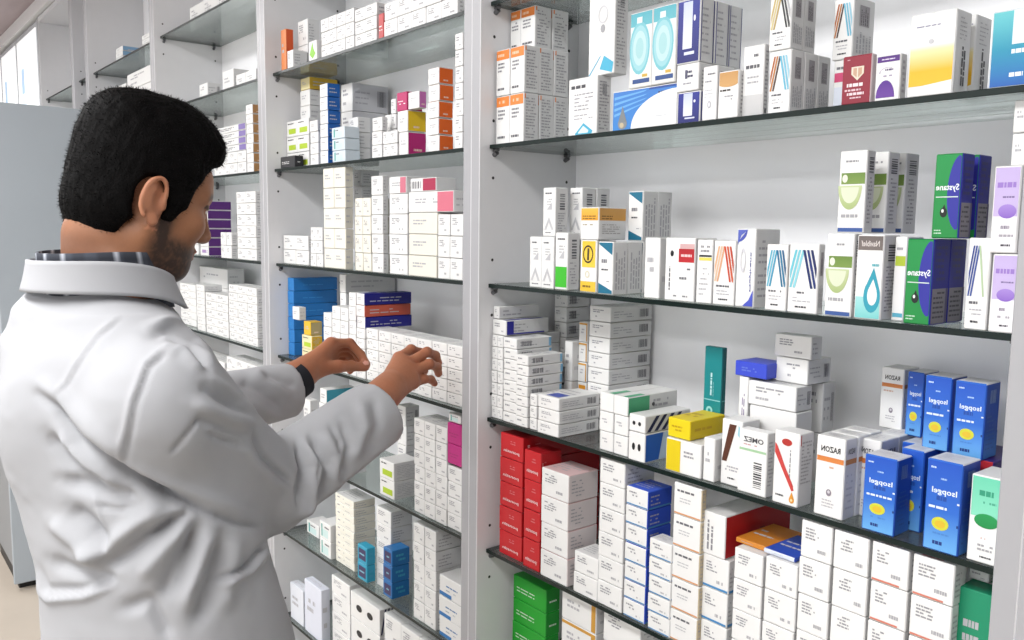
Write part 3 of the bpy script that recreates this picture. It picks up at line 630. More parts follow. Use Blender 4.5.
S(2, 884, 905, 153.5, 'green-sphere white box', 'rearmost of the raised three, '+R2, st_greensphere, on=t, xS=918, off=.098)
S(2, 893, 906.5, 236, 'slim white box with lime stripe', 'between drop box and green-blue box, '+R2, st_sliver, dp=.04, off=.02)
t = S(2, 905.2, 933, 238, 'green box with blue arc', 'lower row, lettering reversed, '+R2, st_systane, deep=2, xS=966, off=.004, base=allc('2c2c9c', {'F': '0e8a3c', 'T': '2a2a8c'}))
S(2, 934, 962.5, 154, 'green box with blue arc', 'upper front one, '+R2, st_systane, on=t, xS=974, off=.006, base=allc('2c2c9c', {'F': '0e8a3c', 'T': '2a2a8c'})) if False else None
S(2, 949.5, 978.5, 155.5, 'green box with blue arc', 'upper tier, half hidden by its twin, '+R2, st_systane, on=t, xS=991, off=.046, base=allc('2c2c9c', {'F': '0e8a3c', 'T': '2a2a8c'}))
S(2, 933.5, 962, 154, 'green box with blue arc', 'upper tier, lettering reversed, '+R2, st_systane, on=t, xS=974, off=.006, base=allc('2c2c9c', {'F': '0e8a3c', 'T': '2a2a8c'}))
S(2, 965, 989, 237, 'dark blue striped white box', 'left of the lower lavender box, '+R2, st_w, dp=.05, off=.004, kw=dict(left=('24408c', '2c4894', '34509c'), right=('b8d0a8', 'f3f3f1', 'f3f3f1')))
t = S(2, 990.5, 1019, 253, 'lavender and white box', 'lower of two at right end, '+R2, st_lavender, dp=.06, off=.002)
t = S(2, 991.5, 1020, 166, 'lavender and white box', 'upper of two at right end, '+R2, st_lavender, on=t, dp=.06, off=.002)
S(2, 1012, 1030, 100, 'plain white box', 'on the lavender boxes, '+R2, st_clean, n=2, on=t, dp=.05, off=.02)
# ================= shelf 3
t = S(3, 491.5, 503, 334, 'flat white box', 'pile beside the upright, '+R3, st_plain, n=7, cols=2, xS=560, off=.008)
t = S(3, 492, 506, 318.5, 'white box with dark blue edging', 'topping the pile beside the upright, '+R3, st_blueaccent, on=t, xS=549, off=.010)
S(3, 491.8, 500, 305.5, 'flat white box', 'above the blue-edged box, '+R3, st_plain, on=t, xS=540, off=.014)
S(3, 503.2, 517, 336.5, 'small white box with barcoded side', 'second pile from upright, '+R3, st_barnear, n=8, xS=552, off=.006, kw=dict(blue=True))
S(3, 516, 528, 353.5, 'small white box with barcoded side', 'third pile from upright, '+R3, st_barnear, n=7, xS=563, off=.004, kw=dict(blue=True))
S(3, 529.5, 537, 393, 'flat white box', 'sliver pile beside the blue-topped box, '+R3, st_plain, n=3, xS=570, off=.006)
S(3, 537.6, 559.2, 393.5, 'flat barcoded white box', 'low front pile, '+R3, st_bluetop, n=3, xS=600, off=.002)
S(3, 541.5, 566, 290, 'white box with dark barcode', 'rear pile near the upright, '+R3, st_barnear, n=8, cols=2, xS=592, off=.150, only=lambda r, c, d: r > 2)
S(3, 577.5, 587, 321, 'thin white box', 'rear pile beside the tall pile, '+R3, st_orangeedge, n=5, dp=.03, off=.118, only=lambda r, c, d: r != 1)
S(3, 577.5, 587, 321, 'thin bright orange box', 'within the rear pile beside the tall pile, '+R3, st_orangebox, n=5, dp=.03, off=.118, only=lambda r, c, d: r == 1)
S(3, 564, 572, 340, 'thin red-lined box', 'rear, left of the tall pile, '+R3, st_redvert, n=2, dp=.04, off=.105)
S(3, 588, 609.5, 304.5, 'flat barcoded white box', 'tall pile at the back, '+R3, st_bar, n=8, xS=651, off=.100)
t = S(3, 599.5, 628.5, 410, 'small white box', 'lower front block with green-ended boxes, '+R3, st_clean, n=2, cols=2, xS=664, off=.008)
S(3, 599.5, 628.5, 391, 'white box with green end', 'on the front block, '+R3, st_greenend, cols=2, on=t, xS=678, off=.008)
t = S(3, 629, 646, 430, 'white box with blue printed side', 'under the dark-striped box, '+R3, st_bluespot, xS=690, off=.004, kw=dict(blue=True))
S(3, 629, 646, 412.5, 'white box with dark diagonal stripes', 'right of the green-ended boxes, '+R3, st_bluespot, on=t, xS=691, off=.004)
t = S(3, 666, 702, 436, 'half yellow half white box', 'under the yellow box, '+R3, st_yelwhite, dp=.06, off=.006)
t = S(3, 667, 690, 416, 'bright yellow box', 'lying below the teal box, '+R3, st_yel, on=t, xS=725, off=.008, base=allc('ecd416', {'R': 'dcc00e'}))
t9 = S(3, 703, 723, 419, 'blank white box', 'under the tall teal box, '+R3, st_clean, dp=.055, off=.09)
S(3, 703.5, 722, 345, 'tall teal box', 'standing behind the bright yellow box, '+R3, st_tealtall, on=t9, xS=727, off=.09, base=allc('15888c', {'R': '10686e'}))
S(3, 703, 715, 436, 'flat white box', 'right of the half yellow box, '+R3, st_clean, dp=.06, off=.008)
S(3, 721.5, 743, 417, 'slim white box with dark brown stripes', 'left of the reversed-lettered boxes, '+R3, st_brownw, dp=.04, off=.018)
t = S(3, 737, 747, 375, 'white box with vertical lettering', 'under the plain blue box, '+R3, st_vtext, dp=.05, off=.062)
S(3, 734.5, 767, 359.5, 'small plain blue box', 'on the back pile, '+R3, st_blueplain, dp=.05, off=.060, on=t, base=allc('3c50d2'))
t = S(3, 748, 796, 403.5, 'white box', 'back pile behind the green-line box, '+R3, st_clean, xS=812, off=.062, base=WHITE)
t = S(3, 748, 797, 379, 'white box with tiny print', 'second layer of the back pile, '+R3, st_bar, on=t, xS=813, off=.062)
t = S(3, 776, 809, 355.5, 'white box with small square print', 'third layer of the back pile, '+R3, st_bar, on=t, xS=832, off=.085)
S(3, 774, 812, 332.5, 'white box', 'highest layer of the back pile, '+R3, st_plain, on=t, xS=823, off=.085)
S(3, 800, 822, 379, 'white box', 'right half of the back pile, '+R3, st_bar, n=2, xS=834, off=.125)
S(3, 737.5, 767, 427, 'barcoded green-line white box', 'front left of the lettered row, '+R3, st_zimed, xS=776, off=.006)
t = S(3, 773.5, 800, 428, 'white box with slanted red band', 'right of the green-line box, '+R3, st_syringe, xS=814, off=.006, base={**WHITE, 'R': lin('e8e8ec')})
KO = 'orange-banded black-lettered box'
t = S(3, 815, 845, 433, KO, 'low front row, '+R3, st_kogan, deep=3, xS=880, off=.006)
S(3, 794, 818, 424, 'white box with slanted red band', 'behind the first red-banded box, '+R3, st_syringe, deep=2, xS=850, off=.075) if False else None
t = S(3, 856, 880, 436, KO, 'partly hidden by the blue box, '+R3, st_kogan, deep=2, xS=915, off=.045)
BL = 'blue box with yellow oval'
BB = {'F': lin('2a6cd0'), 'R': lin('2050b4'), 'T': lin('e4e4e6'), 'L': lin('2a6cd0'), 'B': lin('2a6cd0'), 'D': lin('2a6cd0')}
S(3, 862, 896, 452, BL, 'front left one of the low three, '+R3, st_blue, xS=911, off=.002, base=BB)
tb = S(3, 899.5, 924, 446, BL, 'middle one of the low three, '+R3, st_blue, dp=.036, off=.042, base=BB)
S(3, 925.5, 963, 456, BL, 'front right one of the low three, '+R3, st_blue, xS=980, off=.002, base=BB)
t2 = S(3, 900, 925, 440, 'white-topped blue box', 'rear row under raised blue boxes, '+R3, st_blue, dp=.04, off=.08, base=BB)
t3 = S(3, 926, 954, 444, 'white-topped blue box', 'rear row right, under raised blue boxes, '+R3, st_blue, dp=.04, off=.08, base=BB)
S(3, 880, 904, 365.5, KO, 'raised left of the blue boxes, '+R3, st_kogan, dp=.04, off=.13, yB=427)
S(3, 906, 924, 370, BL, 'left one of the raised three, '+R3, st_blue, dp=.04, off=.112, on=t2, base=BB)
S(3, 923.5, 951.5, 373.5, BL, 'middle one of the raised three, '+R3, st_blue, dp=.04, off=.066, on=t2, base=BB)
S(3, 952.5, 985, 379, BL, 'right one of the raised three, '+R3, st_blue, xS=999, off=.052, on=t3, base=BB)
S(3, 958, 992, 455, 'purple box with red end', 'behind the mint-green box, '+R3, st_allcol, dp=.09, off=.055, base=allc('3a2478', {'F': 'b02430'}))
S(3, 969, 1003, 472, 'mint-topped white box with green oval', 'right end of the '+R3, st_mint, dp=.05, off=.004)
# ================= shelf 4
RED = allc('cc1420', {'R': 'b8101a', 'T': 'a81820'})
S(4, 499.5, 522.5, 431, 'deep red box', 'red pile by the upright, '+R4, st_red, n=5, xS=600, off=.010, base=RED)
S(4, 523.5, 540.5, 448, 'deep red box', 'second red pile, '+R4, st_red, n=4, dp=.05, off=.006, base=RED)
S(4, 541, 568.5, 466, 'white box with pinkish side', 'right of the red piles, '+R4, st_plain, n=4, xS=598, off=.004, base={**WHITE, 'R': lin('e6dcdc'), 'T': lin('eccaca')})  # reflected tint of the red boxes painted into side and top
S(4, 573.5, 598, 549, 'white box', 'low front box before the grey-printed column, '+R4, st_plain, n=2, dp=.05, off=.004)
S(4, 598.5, 624, 456, 'white box', 'grey-printed column right of pink-sided pile, '+R4, st_plain, n=6, dp=.07, off=.006)
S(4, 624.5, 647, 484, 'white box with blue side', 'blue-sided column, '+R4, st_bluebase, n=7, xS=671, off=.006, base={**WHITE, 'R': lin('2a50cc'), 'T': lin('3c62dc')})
S(4, 648, 671, 536, 'white blue-edged box', 'in front of the blue-sided column, '+R4, st_bluebase, n=5, dp=.03, off=.002)
S(4, 671.5, 700, 480, 'white orange-lined box', 'column left of red-sided box, '+R4, st_orangeline, n=5, xS=704, off=.004, base={**WHITE, 'R': lin('d8c8a8')})
t = S(4, 701, 728, 551, 'white box with blue border', 'column under the red-sided box, '+R4, st_bluebase, n=3, xS=736, off=.012)
S(4, 700.5, 725.5, 508.5, 'white box with bright red side', 'beneath the yellow boxes, '+R4, st_redside, on=t, xS=790, off=.010)
t = S(4, 732, 761.5, 545, 'white box', 'column below the orange-topped box, '+R4, st_plain, n=4, dp=.07, off=.006)
S(4, 735, 768, 536, 'flat orange-topped box', 'on the column right of red-sided box, '+R4, st_clean, dp=.09, off=.02, on=t, base=allc('d8862a', {'F': 'd88a30'}))
t = S(4, 762.5, 795.5, 554, 'white box', 'column below the blue-striped box, '+R4, st_plain, n=4, dp=.07, off=.004)
S(4, 763, 796, 547, 'flat blue and white striped box', 'on a white column, '+R4, st_clean, dp=.08, off=.01, on=t, base=allc('2a50c0', {'F': 'dfe6f4'}))
S(4, 797, 829, 513, 'white box', 'wide column mid shelf, '+R4, st_plain, n=5, dp=.07, off=.004)
S(4, 830, 866, 522, 'white box', 'wide column right of mid, '+R4, st_plain, n=5, dp=.07, off=.004)
S(4, 867, 905.5, 532, 'white red-lined box', 'wide column under blue boxes, '+R4, st_redbase, n=5, dp=.07, off=.004)
S(4, 907, 950, 545, 'white red-lined box', 'rightmost wide column, '+R4, st_redbase, n=5, xS=962, off=.004)
t = S(4, 952, 992, 583, 'green-topped box', 'right end of the '+R4, st_clean, n=2, dp=.09, off=.02, base=allc('0e8a62', {'F': '159068'}))
S(4, 968, 990, 566, 'small white box with black print', 'on the green-topped boxes, '+R4, st_plain, dp=.05, off=.05, on=t)
# ================= shelf 5 right
S(5, 512.5, 546, 573, 'bright green box', 'green pile, '+R5, st_allcol, n=4, xS=560, off=.05, base=allc('18a428', {'R': '14902a', 'T': '22b038'}), kw=dict(ink='d8e8d8'))
S(5, 561, 596, 581, 'orange-edged white box', 'pile right of the green boxes, '+R5, st_orangeedge, n=4, dp=.08, off=.02)
S(5, 602, 640, 598, 'white box', 'third pile, '+R5, st_plain, n=4, dp=.08, off=.02)
# ================= MIDDLE BAY
M0, M1, M2, M3, M4, M5, M6 = ['middle unit '+q for q in ('topmost shelf', 'second shelf', 'third shelf', 'fourth shelf', 'fifth shelf', 'sixth shelf', 'lowest shelf')]
S(0, 281, 286, 30, 'tall orange box', 'left end of '+M0, st_colside, xS=294, off=.01, kw=dict(side='d8541c'), base=allc('e88a4a'))
S(0, 287, 293, 51, 'small white box', 'before the tall orange box, '+M0, st_plain, n=1, dp=.04, off=.002)
S(0, 298, 308, 22, 'white box', 'pile right of the orange box, '+M0, st_plain, n=2, xS=320, off=.045)
S(0, 309, 317, 42, 'white box with lime leaf', 'front of '+M0, st_leaf, dp=.04, off=.002)
S(0, 321, 354, 20, 'white box', 'block in the middle of '+M0, st_plain, n=3, cols=4, dp=.06, off=.01)
S(0, 355, 377, 10, 'white box', 'block right of middle on '+M0, st_plain, n=3, cols=2, dp=.06, off=.01)
S(0, 378, 383, 14, 'slim red box', 'standing on '+M0, st_allcol, dp=.06, off=.01, base=allc('c84a4a'))
S(0, 384, 458, 4, 'white box', 'long block at right of '+M0, st_plain, n=2, cols=5, dp=.06, off=.01)
S(1, 280.5, 295, 157, 'small black box', 'left end of '+M1, st_allcol, xS=304, off=.004, base=allc('26262a'))
S(1, 286, 309, 122, 'small white box', 'low pile behind the black box, '+M1, st_lime, n=3, cols=2, dp=.022, off=.036)
t = S(1, 300.5, 310, 91, 'white box', 'pile under the yellow box, '+M1, st_clean, n=5, xS=322, off=.06)
S(1, 300.5, 310, 79, 'yellow-sided box', 'highest of the pile left of the blue pile, '+M1, st_clean, on=t, xS=338, off=.06, base=allc('e0b83a', {'F': 'f0e4b0'}))
S(1, 310, 318, 121, 'small white box', 'pile before the blue-sided pile, '+M1, st_clean, n=4, dp=.04, off=.01)
S(1, 320, 328, 84.5, 'white-fronted blue box', 'tall blue-sided pile, '+M1, st_clean, n=6, xS=341, off=.006, base=allc('1a62b4', {'F': 'f0f0ee'}))
S(1, 332, 345, 128, 'small pale blue box', 'pile right of the blue-sided pile, '+M1, st_tealline, n=3, dp=.04, off=.004, base=allc('dce8f0'))
S(1, 341.5, 353, 85, 'long white box with barcoded side', 'rear pile, '+M1, st_bar, n=3, xS=389, off=.10, base={**WHITE, 'R': lin('d0d0d4')})
S(1, 341.5, 353, 117, 'white box', 'rear pile below the long boxes, '+M1, st_clean, n=3, xS=389, off=.10) if False else None
S(1, 349, 358, 118, 'small white box', 'front pile before the long boxes, '+M1, st_plain, n=3, xS=371, off=.046)
S(1, 372, 382, 118, 'small white box', 'front pile at mid shelf, '+M1, st_plain, n=3, xS=388, off=.02)
S(1, 383, 397.5, 132, 'small white box', 'low block left of magenta, '+M1, st_plain, n=2, cols=2, dp=.05, off=.006)
t = S(1, 391, 396, 99, 'small white box', 'rear pile left of magenta, '+M1, st_plain, n=4, dp=.05, off=.05)
S(1, 385, 391, 115, 'small white box', 'behind the low block, '+M1, st_plain, n=2, dp=.04, off=.06)
t = S(1, 399, 408, 132.5, 'white box with magenta side', 'low one beside orange pile, '+M1, st_colside, xS=427, off=.008, kw=dict(side='c01f78')) 
t = S(1, 397.5, 408, 111.5, 'white box with yellow side', 'on the low magenta box, '+M1, st_colside, on=t, xS=427, off=.009, kw=dict(side='f0c81c'))
S(1, 397, 407, 93, 'magenta box', 'on the yellow-sided box, '+M1, st_allcol, on=t, dp=.04, off=.012, base=allc('c02468'))
S(1, 408, 419, 92.5, 'white box with lilac side', 'beside the magenta box, '+M1, st_colside, on=t, xS=427, off=.012, kw=dict(side='cf74bc'))
S(1, 428, 439, 69, 'white box with orange side', 'tall orange-sided pile, '+M1, st_colside, n=5, xS=454, off=.008, kw=dict(side='ee6a1e', top='ee7a2c'))
S(1, 455, 463, 34, 'white box', 'pile at the right end, '+M1, st_plain, n=7, dp=.05, off=.004)
CREAM = {**WHITE, 'F': lin('f4f1e4'), 'R': lin('e6e2d4')}
S(2, 283.5, 308.5, 235, 'small white box', 'low block at left end, '+M2, st_plain, n=2, cols=2, xS=318, off=.02)
S(2, 284, 290, 216, 'small white box', 'on the low left block, '+M2, st_plain, dp=.04, off=.02, on=ZS[2]+GT+.040) if False else None
S(2, 310.5, 322.5, 227, 'small white box', 'pile left of the cream pile, '+M2, st_plain, n=3, cols=2, dp=.05, off=.008)
S(2, 323.5, 345.5, 167.5, 'cream-white box', 'tall cream pile, '+M2, st_clean, n=5, cols=2, xS=354, off=.008, base=CREAM)
S(2, 355, 371, 198, 'cream-white box', 'pile right of the cream pile, '+M2, st_plain, n=4, cols=2, dp=.05, off=.01, base=CREAM)
S(2, 354, 362, 170, 'small white box', 'rear pile right of cream pile, '+M2, st_plain, n=6, dp=.05, off=.075)
S(2, 371.5, 383, 176, 'white box', 'pile in mid shelf, '+M2, st_plain, n=5, xS=389, off=.008)
t = S(2, 389.5, 407.5, 194, 'white box', 'pile under the pink box, '+M2, st_plain, n=4, dp=.07, off=.008)
S(2, 389.5, 407, 177, 'white box with pink end', 'on a white pile, '+M2, st_pinkend, on=t, dp=.07, off=.010)
t = S(2, 408.5, 437, 210, 'white box', 'pile under pink-ended box, '+M2, st_clean, n=4, dp=.07, off=.008, base=CREAM) if False else None
t = S(2, 408.5, 437, 212.5, 'cream-white box', 'wide pile, '+M2, st_clean, n=3, dp=.07, off=.008, base=CREAM)
t = S(2, 408.5, 453, 192, 'white box with rose end', 'across the wide pile, '+M2, st_pinkend, on=t, dp=.05, off=.010, kw=dict(c='dc7488'))
S(2, 409.5, 436, 178.5, 'flat box, half crimson', 'highest on the wide pile, '+M2, st_crimson, on=t, dp=.05, off=.014)
S(2, 438, 463, 214, 'white box', 'pile at the right end, '+M2, st_plain, n=3, cols=2, dp=.06, off=.006)
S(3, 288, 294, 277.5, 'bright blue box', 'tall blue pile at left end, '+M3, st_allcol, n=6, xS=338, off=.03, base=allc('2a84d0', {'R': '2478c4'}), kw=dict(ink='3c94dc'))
S(3, 292, 299, 306, 'small white box', 'front of the tall blue pile, '+M3, st_clean, dp=.02, off=.004, yB=319)
t = S(3, 302, 312, 334, 'small pale yellow box', 'under the yellow box, '+M3, st_lime, n=2, xS=323, off=.006, base=allc('f0e6b8', {'R': 'e0b428'}))
S(3, 304, 311, 320.5, 'yellow box', 'on pale yellow boxes, '+M3, st_colside, on=t, xS=323, off=.008, kw=dict(side='b8a878'), base=allc('eabf2a'))
S(3, 323.5, 331.5, 312, 'tiny white box', 'slim pile right of the yellow, '+M3, st_clean, n=4, dp=.05, off=.008)
S(3, 332, 340, 305.5, 'tiny white box', 'second slim pile, '+M3, st_clean, n=5, dp=.05, off=.008)
S(3, 340.5, 348.5, 307, 'tiny white box', 'third slim pile, '+M3, st_clean, n=5, dp=.05, off=.008)
S(3, 340, 346, 274, 'white box', 'long grey-sided rear pile, '+M3, st_clean, n=5, xS=396, off=.065)
S(3, 349, 356, 292, 'tiny white box', 'fourth slim pile, '+M3, st_clean, n=6, dp=.05, off=.008)
t = S(3, 356.5, 365, 327.5, 'small white box', 'under navy-sided boxes, '+M3, st_clean, n=5, xS=400, off=.008)
t = S(3, 356.5, 365, 315.8, 'white-fronted navy box', 'lowest of navy-red trio, '+M3, st_clean, on=t, xS=412, off=.008, base=allc('20208c', {'F': 'f0f0ee'}))
t = S(3, 356.5, 365, 304.3, 'white-fronted orange-red box', 'between two navy boxes, '+M3, st_clean, on=t, xS=412, off=.008, base=allc('d2604a', {'F': 'f0f0ee'}))
S(3, 356.5, 365, 292.5, 'white-fronted navy box', 'highest of navy-red trio, '+M3, st_clean, on=t, xS=412, off=.008, base=allc('1c1c84', {'F': 'f0f0ee'}))
S(3, 366.5, 463, 327.5, 'tiny white box', 'long block behind the hands, '+M3, st_plain, n=5, cols=7, dp=.06, off=.012) 
S(4, 303, 310, 398, 'slim white box', 'behind the sleeve, '+M4, st_clean, xS=318, off=.03, yB=425)
t = S(4, 319.5, 326, 402, 'white box', 'pile under the teal box, '+M4, st_clean, n=4, xS=350, off=.02)
S(4, 319.5, 326, 387.5, 'white box with teal side', 'under the wrists, '+M4, st_tealside, on=t, xS=355, off=.02)
S(4, 276, 300, 425, 'small white box', 'block behind the sleeve, '+M4, st_plain, n=3, cols=2, dp=.06, off=.02)
S(4, 330, 345, 425, 'small white box', 'block under the sleeve, '+M4, st_plain, n=4, cols=2, dp=.06, off=.01)
S(4, 379.5, 394, 457.5, 'white box with yellow-green spot', 'pile by the cuff, '+M4, st_lime, n=2, xS=420, off=.008)
S(4, 397, 406, 404, 'small white box', 'grey-sided rear pile, '+M4, st_bar, n=4, xS=420, off=.09)
t = S(4, 414, 447, 417, 'small white box', 'block under the right hand, '+M4, st_plain, n=6, cols=3, dp=.06, off=.008)
S(4, 447.5, 462, 421.5, 'magenta box', 'right end of '+M4, st_allcol, n=2, dp=.06, off=.010, yB=462.3, base=allc('c41a80'), kw=dict(ink='a01468'))
S(4, 447.5, 462, 464.3, 'small white box', 'under the magenta boxes, '+M4, st_plain, n=4, dp=.06, off=.010)
S(4, 448.5, 461, 412, 'small white box with teal end', 'on the magenta boxes, '+M4, st_tealline, dp=.05, off=.014, yB=421)
S(5, 307, 319, 519, 'small white box', 'left end of '+M5, st_tealline, n=1, dp=.05, off=.05)
S(5, 320, 331, 519.5, 'small white box with teal line', 'front left of '+M5, st_tealline, n=2, dp=.05, off=.01)
S(5, 335.5, 354, 492, 'cream-white box', 'tall pile, '+M5, st_plain, n=9, xS=376, off=.02, base=CREAM)
S(5, 357.5, 367, 543, 'small teal box with purple label', 'between two white piles, '+M5, st_darklabel, n=2, xS=376, off=.004, base=allc('2aa4c4'), yB=577)
S(5, 376.5, 391, 505, 'white box', 'pile behind the blue boxes, '+M5, st_plain, n=5, xS=413, off=.03)
S(5, 383, 392, 546, 'blue box with purple label', 'front pile, '+M5, st_darklabel, n=3, xS=410, off=.002, base=allc('1a70b4', {'T': '2a7cc0'}), yB=594)
S(5, 413.5, 436, 521, 'white box', 'large pile right, '+M5, st_plain, n=5, cols=2, dp=.07, off=.008)
S(5, 439, 462, 573, 'white box with blue band', 'right end of '+M5, st_blueband, n=3, dp=.06, off=.006)
S(5, 439, 462, 519, 'white box', 'behind the blue-banded boxes, '+M5, st_clean, n=4, dp=.05, off=.088)
S(6, 278, 303, 572, 'tall pale blue-white box', 'left end of '+M6, st_clean, cols=2, xS=312, off=.01, base=allc('e8ecf4'))
S(6, 305, 322, 578, 'pale blue-white box', 'second from left end of '+M6, st_clean, xS=331, off=.01, base=allc('e4e8f4'))
S(6, 332, 350, 574, 'white box', 'pile in mid, '+M6, st_plain, n=4, dp=.06, off=.03)
S(6, 351, 380, 590, 'white box with black square', 'right part of '+M6, st_bluespot, n=3, dp=.06, off=.02)
S(6, 384, 460, 612, 'white box', 'right end of '+M6, st_plain, n=3, cols=4, dp=.06, off=.02)
# ================= LEFT BAYS (partly behind the man)
L = 'left unit, '
S(-1, 190, 250, 8, 'white box', L+'top shelf under the frame edge', st_plain, cols=4, dp=.06, off=.06)
S(0, 199.5, 208, 85, 'white box', L+'short one on the shelf above the head', st_bar, xS=222, off=.02)
S(0, 223, 234, 72, 'white box', L+'tall one on the shelf above the head', st_clean, dp=.05, off=.03)
S(0, 236, 256, 75, 'white box', L+'pair near the post', st_clean, cols=2, dp=.05, off=.03)
S(1, 246.5, 253, 105, 'white box with brown side', L+'pile beside the post', st_colside, n=7, dp=.04, off=.01, kw=dict(side='b88a58'))
S(1, 213.5, 246, 129.5, 'white box with violet end', L+'pile in front of the forehead', st_purpletext, n=4, dp=.05, off=.05, yB=155)
S(1, 214, 246, 155, 'small white box', L+'low block above the face', st_plain, n=2, cols=4, dp=.06, off=.01)
S(2, 200, 208, 201, 'white box with purple side', L+'purple pile before the face', st_purplepack, n=6, xS=232, off=.02)
S(2, 221, 231.5, 232, 'small white box', L+'before the purple pile', st_plain, n=2, cols=2, dp=.03, off=.003)
S(2, 237, 256, 192, 'white box', L+'white pile by the post at face height', st_plain, n=6, cols=2, dp=.06, off=.01)
S(2, 165, 198, 205, 'white box', L+'pile hidden behind the face', st_plain, n=5, cols=2, dp=.06, off=.03)
S(3, 166, 196, 280, 'white box', L+'grey-sided pile below the chin', st_plain, n=6, cols=2, dp=.08, off=.03)
S(3, 197, 205, 284, 'white box', L+'slim pile right of the chin', st_clean, n=7, dp=.06, off=.012)
S(3, 206, 228, 292, 'white box', L+'broad pile mid shelf', st_plain, n=5, cols=2, dp=.06, off=.012)
S(3, 229, 257, 284, 'white box', L+'broad pile by the post', st_plain, n=7, cols=3, dp=.06, off=.012)
S(3, 200, 228, 266, 'white box', L+'flat stock at the back', st_clean, n=3, dp=.06, off=.11)
S(4, 195, 225, 352, 'white box', L+'pile above the shoulder', st_bar, n=5, cols=2, dp=.07, off=.02)
S(4, 227, 257, 356, 'white box', L+'pile between shoulder and post', st_plain, n=5, cols=3, dp=.06, off=.02)
S(5, 215, 257, 460, 'white box', L+'low shelf hidden by the arm', st_plain, n=3, cols=3, dp=.07, off=.02)
FA = 'far unit, '
t = S(-1, 116, 123, 49, 'white box with blue side', FA+'pile above the hair', st_colside, n=3, xS=140, off=.02, kw=dict(side='8ab4d8'))
S(-1, 142, 152, 36, 'white box', FA+'pile beside the post', st_clean, n=3, dp=.05, off=.02)
S(0, 128, 152, 75, 'white box', FA+'flat pile above the hair', st_bar, n=3, dp=.07, off=.02)
S(0, 105, 127, 92, 'white box', FA+'low pile behind the hair', st_plain, n=2, cols=2, dp=.07, off=.02)
# ---------------- build: the 300 largest as things, the rest as one mass
SPECS = [q for q in SPECS if not (q['d'] > 0 and q['c'] < q['cols']-1)]
for q in SPECS:                       # keep every carton between the two side panels of its unit
    for k in range(0, 5):
        xa, xb = post(k)+PT+.0025, post(k-1)-PT-.0025
        if xa-.03 <= q['x'] <= xb+.03:
            lo, hi = max(q['x']-q['W']/2, xa), min(q['x']+q['W']/2, xb)
            if hi-lo < q['W']-1e-4:
                if hi-lo < .4*q['W']: q['drop'] = 1
                q['x'], q['W'] = (lo+hi)/2, hi-lo; q['key'] += (round(q['W'], 4),)
            break
SPECS = [q for q in SPECS if 'drop' not in q]
SPECS.sort(key=lambda q: -q['area']*1.0/((q['x']**2+q['y']**2)))
rng = random.Random(3)
MESHES = {}
def carton_mesh(q):
    if q['key'] in MESHES: return MESHES[q['key']]
    p = Carton(q['W'], q['H'], q['D'], q['base'], rng); q['style'](p, **q['kw']); p.c = [tuple(.80*x for x in c) for c in p.c]
    MESHES[q['key']] = p; return p
def place(q):
    """how this carton is said to stand among its neighbours"""
    w = []
    n, r_ = q['n'], q['row']
    if n > 1:
        if n == 2: w.append(('upper', 'lower')[r_])
        elif n == 3: w.append(('top', 'middle', 'bottom')[r_])
        else: w.append('top' if r_ == 0 else 'bottom' if r_ == n-1 else ORD[r_]+' down')
    if q['cols'] == 2: w.append(('left', 'right')[q['c']])
    elif q['cols'] > 2: w.append('leftmost' if q['c'] == 0 else 'rightmost' if q['c'] == q['cols']-1 else ORD[q['c']]+' across')
    if q['deep'] == 2: w.append(('front', 'rear')[q['d']])
    elif q['deep'] > 2: w.append(('front', 'mid-depth', 'rear')[q['d']])
    return ' '.join(w)
N_THINGS = 300
meshcache = {}
mass = MB()
labels = {}
for i, q in enumerate(SPECS):
    ja = math.radians(rng.uniform(-.8, .8))*q['jit']; dx = rng.uniform(-.0006, .0006); dy = rng.uniform(-.0015, .0015)*q['jit']
    if q['n'] > 1 or q['cols'] > 1 or q['deep'] > 1: ja *= .25; dy *= .5
    ja += math.radians(q['rot'])
    p = carton_mesh(q)
    if i < N_THINGS:
        if q['key'] not in meshcache: meshcache[q['key']] = p.mesh('medicine_box', CARTON)
        o = bpy.data.objects.new('medicine_box', meshcache[q['key']]); COL.objects.link(o)
        o.location = (q['x']+dx, q['y']+dy, q['z']+.0003); o.rotation_euler.z = ja
        pl = place(q)
        lab = f"{q['look']}, {pl+', ' if pl else ''}{q['name']}"
        k = 0
        if lab in labels: print('DUP LABEL', lab)
        labels[lab] = 1
        if len(lab.split()) > 16: print('LONG', len(lab.split()), lab)
        tag(o, lab, 'box', ('cartons in the '+q['name']) if q['n']*q['cols']*q['deep'] > 1 else None)
    else:
        c, s_ = math.cos(ja), math.sin(ja); b0 = len(mass.v)
        for x, y, z in p.v: mass.v.append((q['x']+dx+x*c-y*s_, q['y']+dy+x*s_+y*c, q['z']+.0003+z))
        mass.f += [tuple(b0+k for k in f) for f in p.f]; mass.c += p.c
print('CARTONS', len(SPECS), 'things', min(len(SPECS), N_THINGS))
if len(SPECS) > N_THINGS:
    o = mass.build('small_medicine_boxes', CARTON); tag(o, 'the many smallest medicine boxes crowding the middle and left units', 'boxes', kind='stuff')
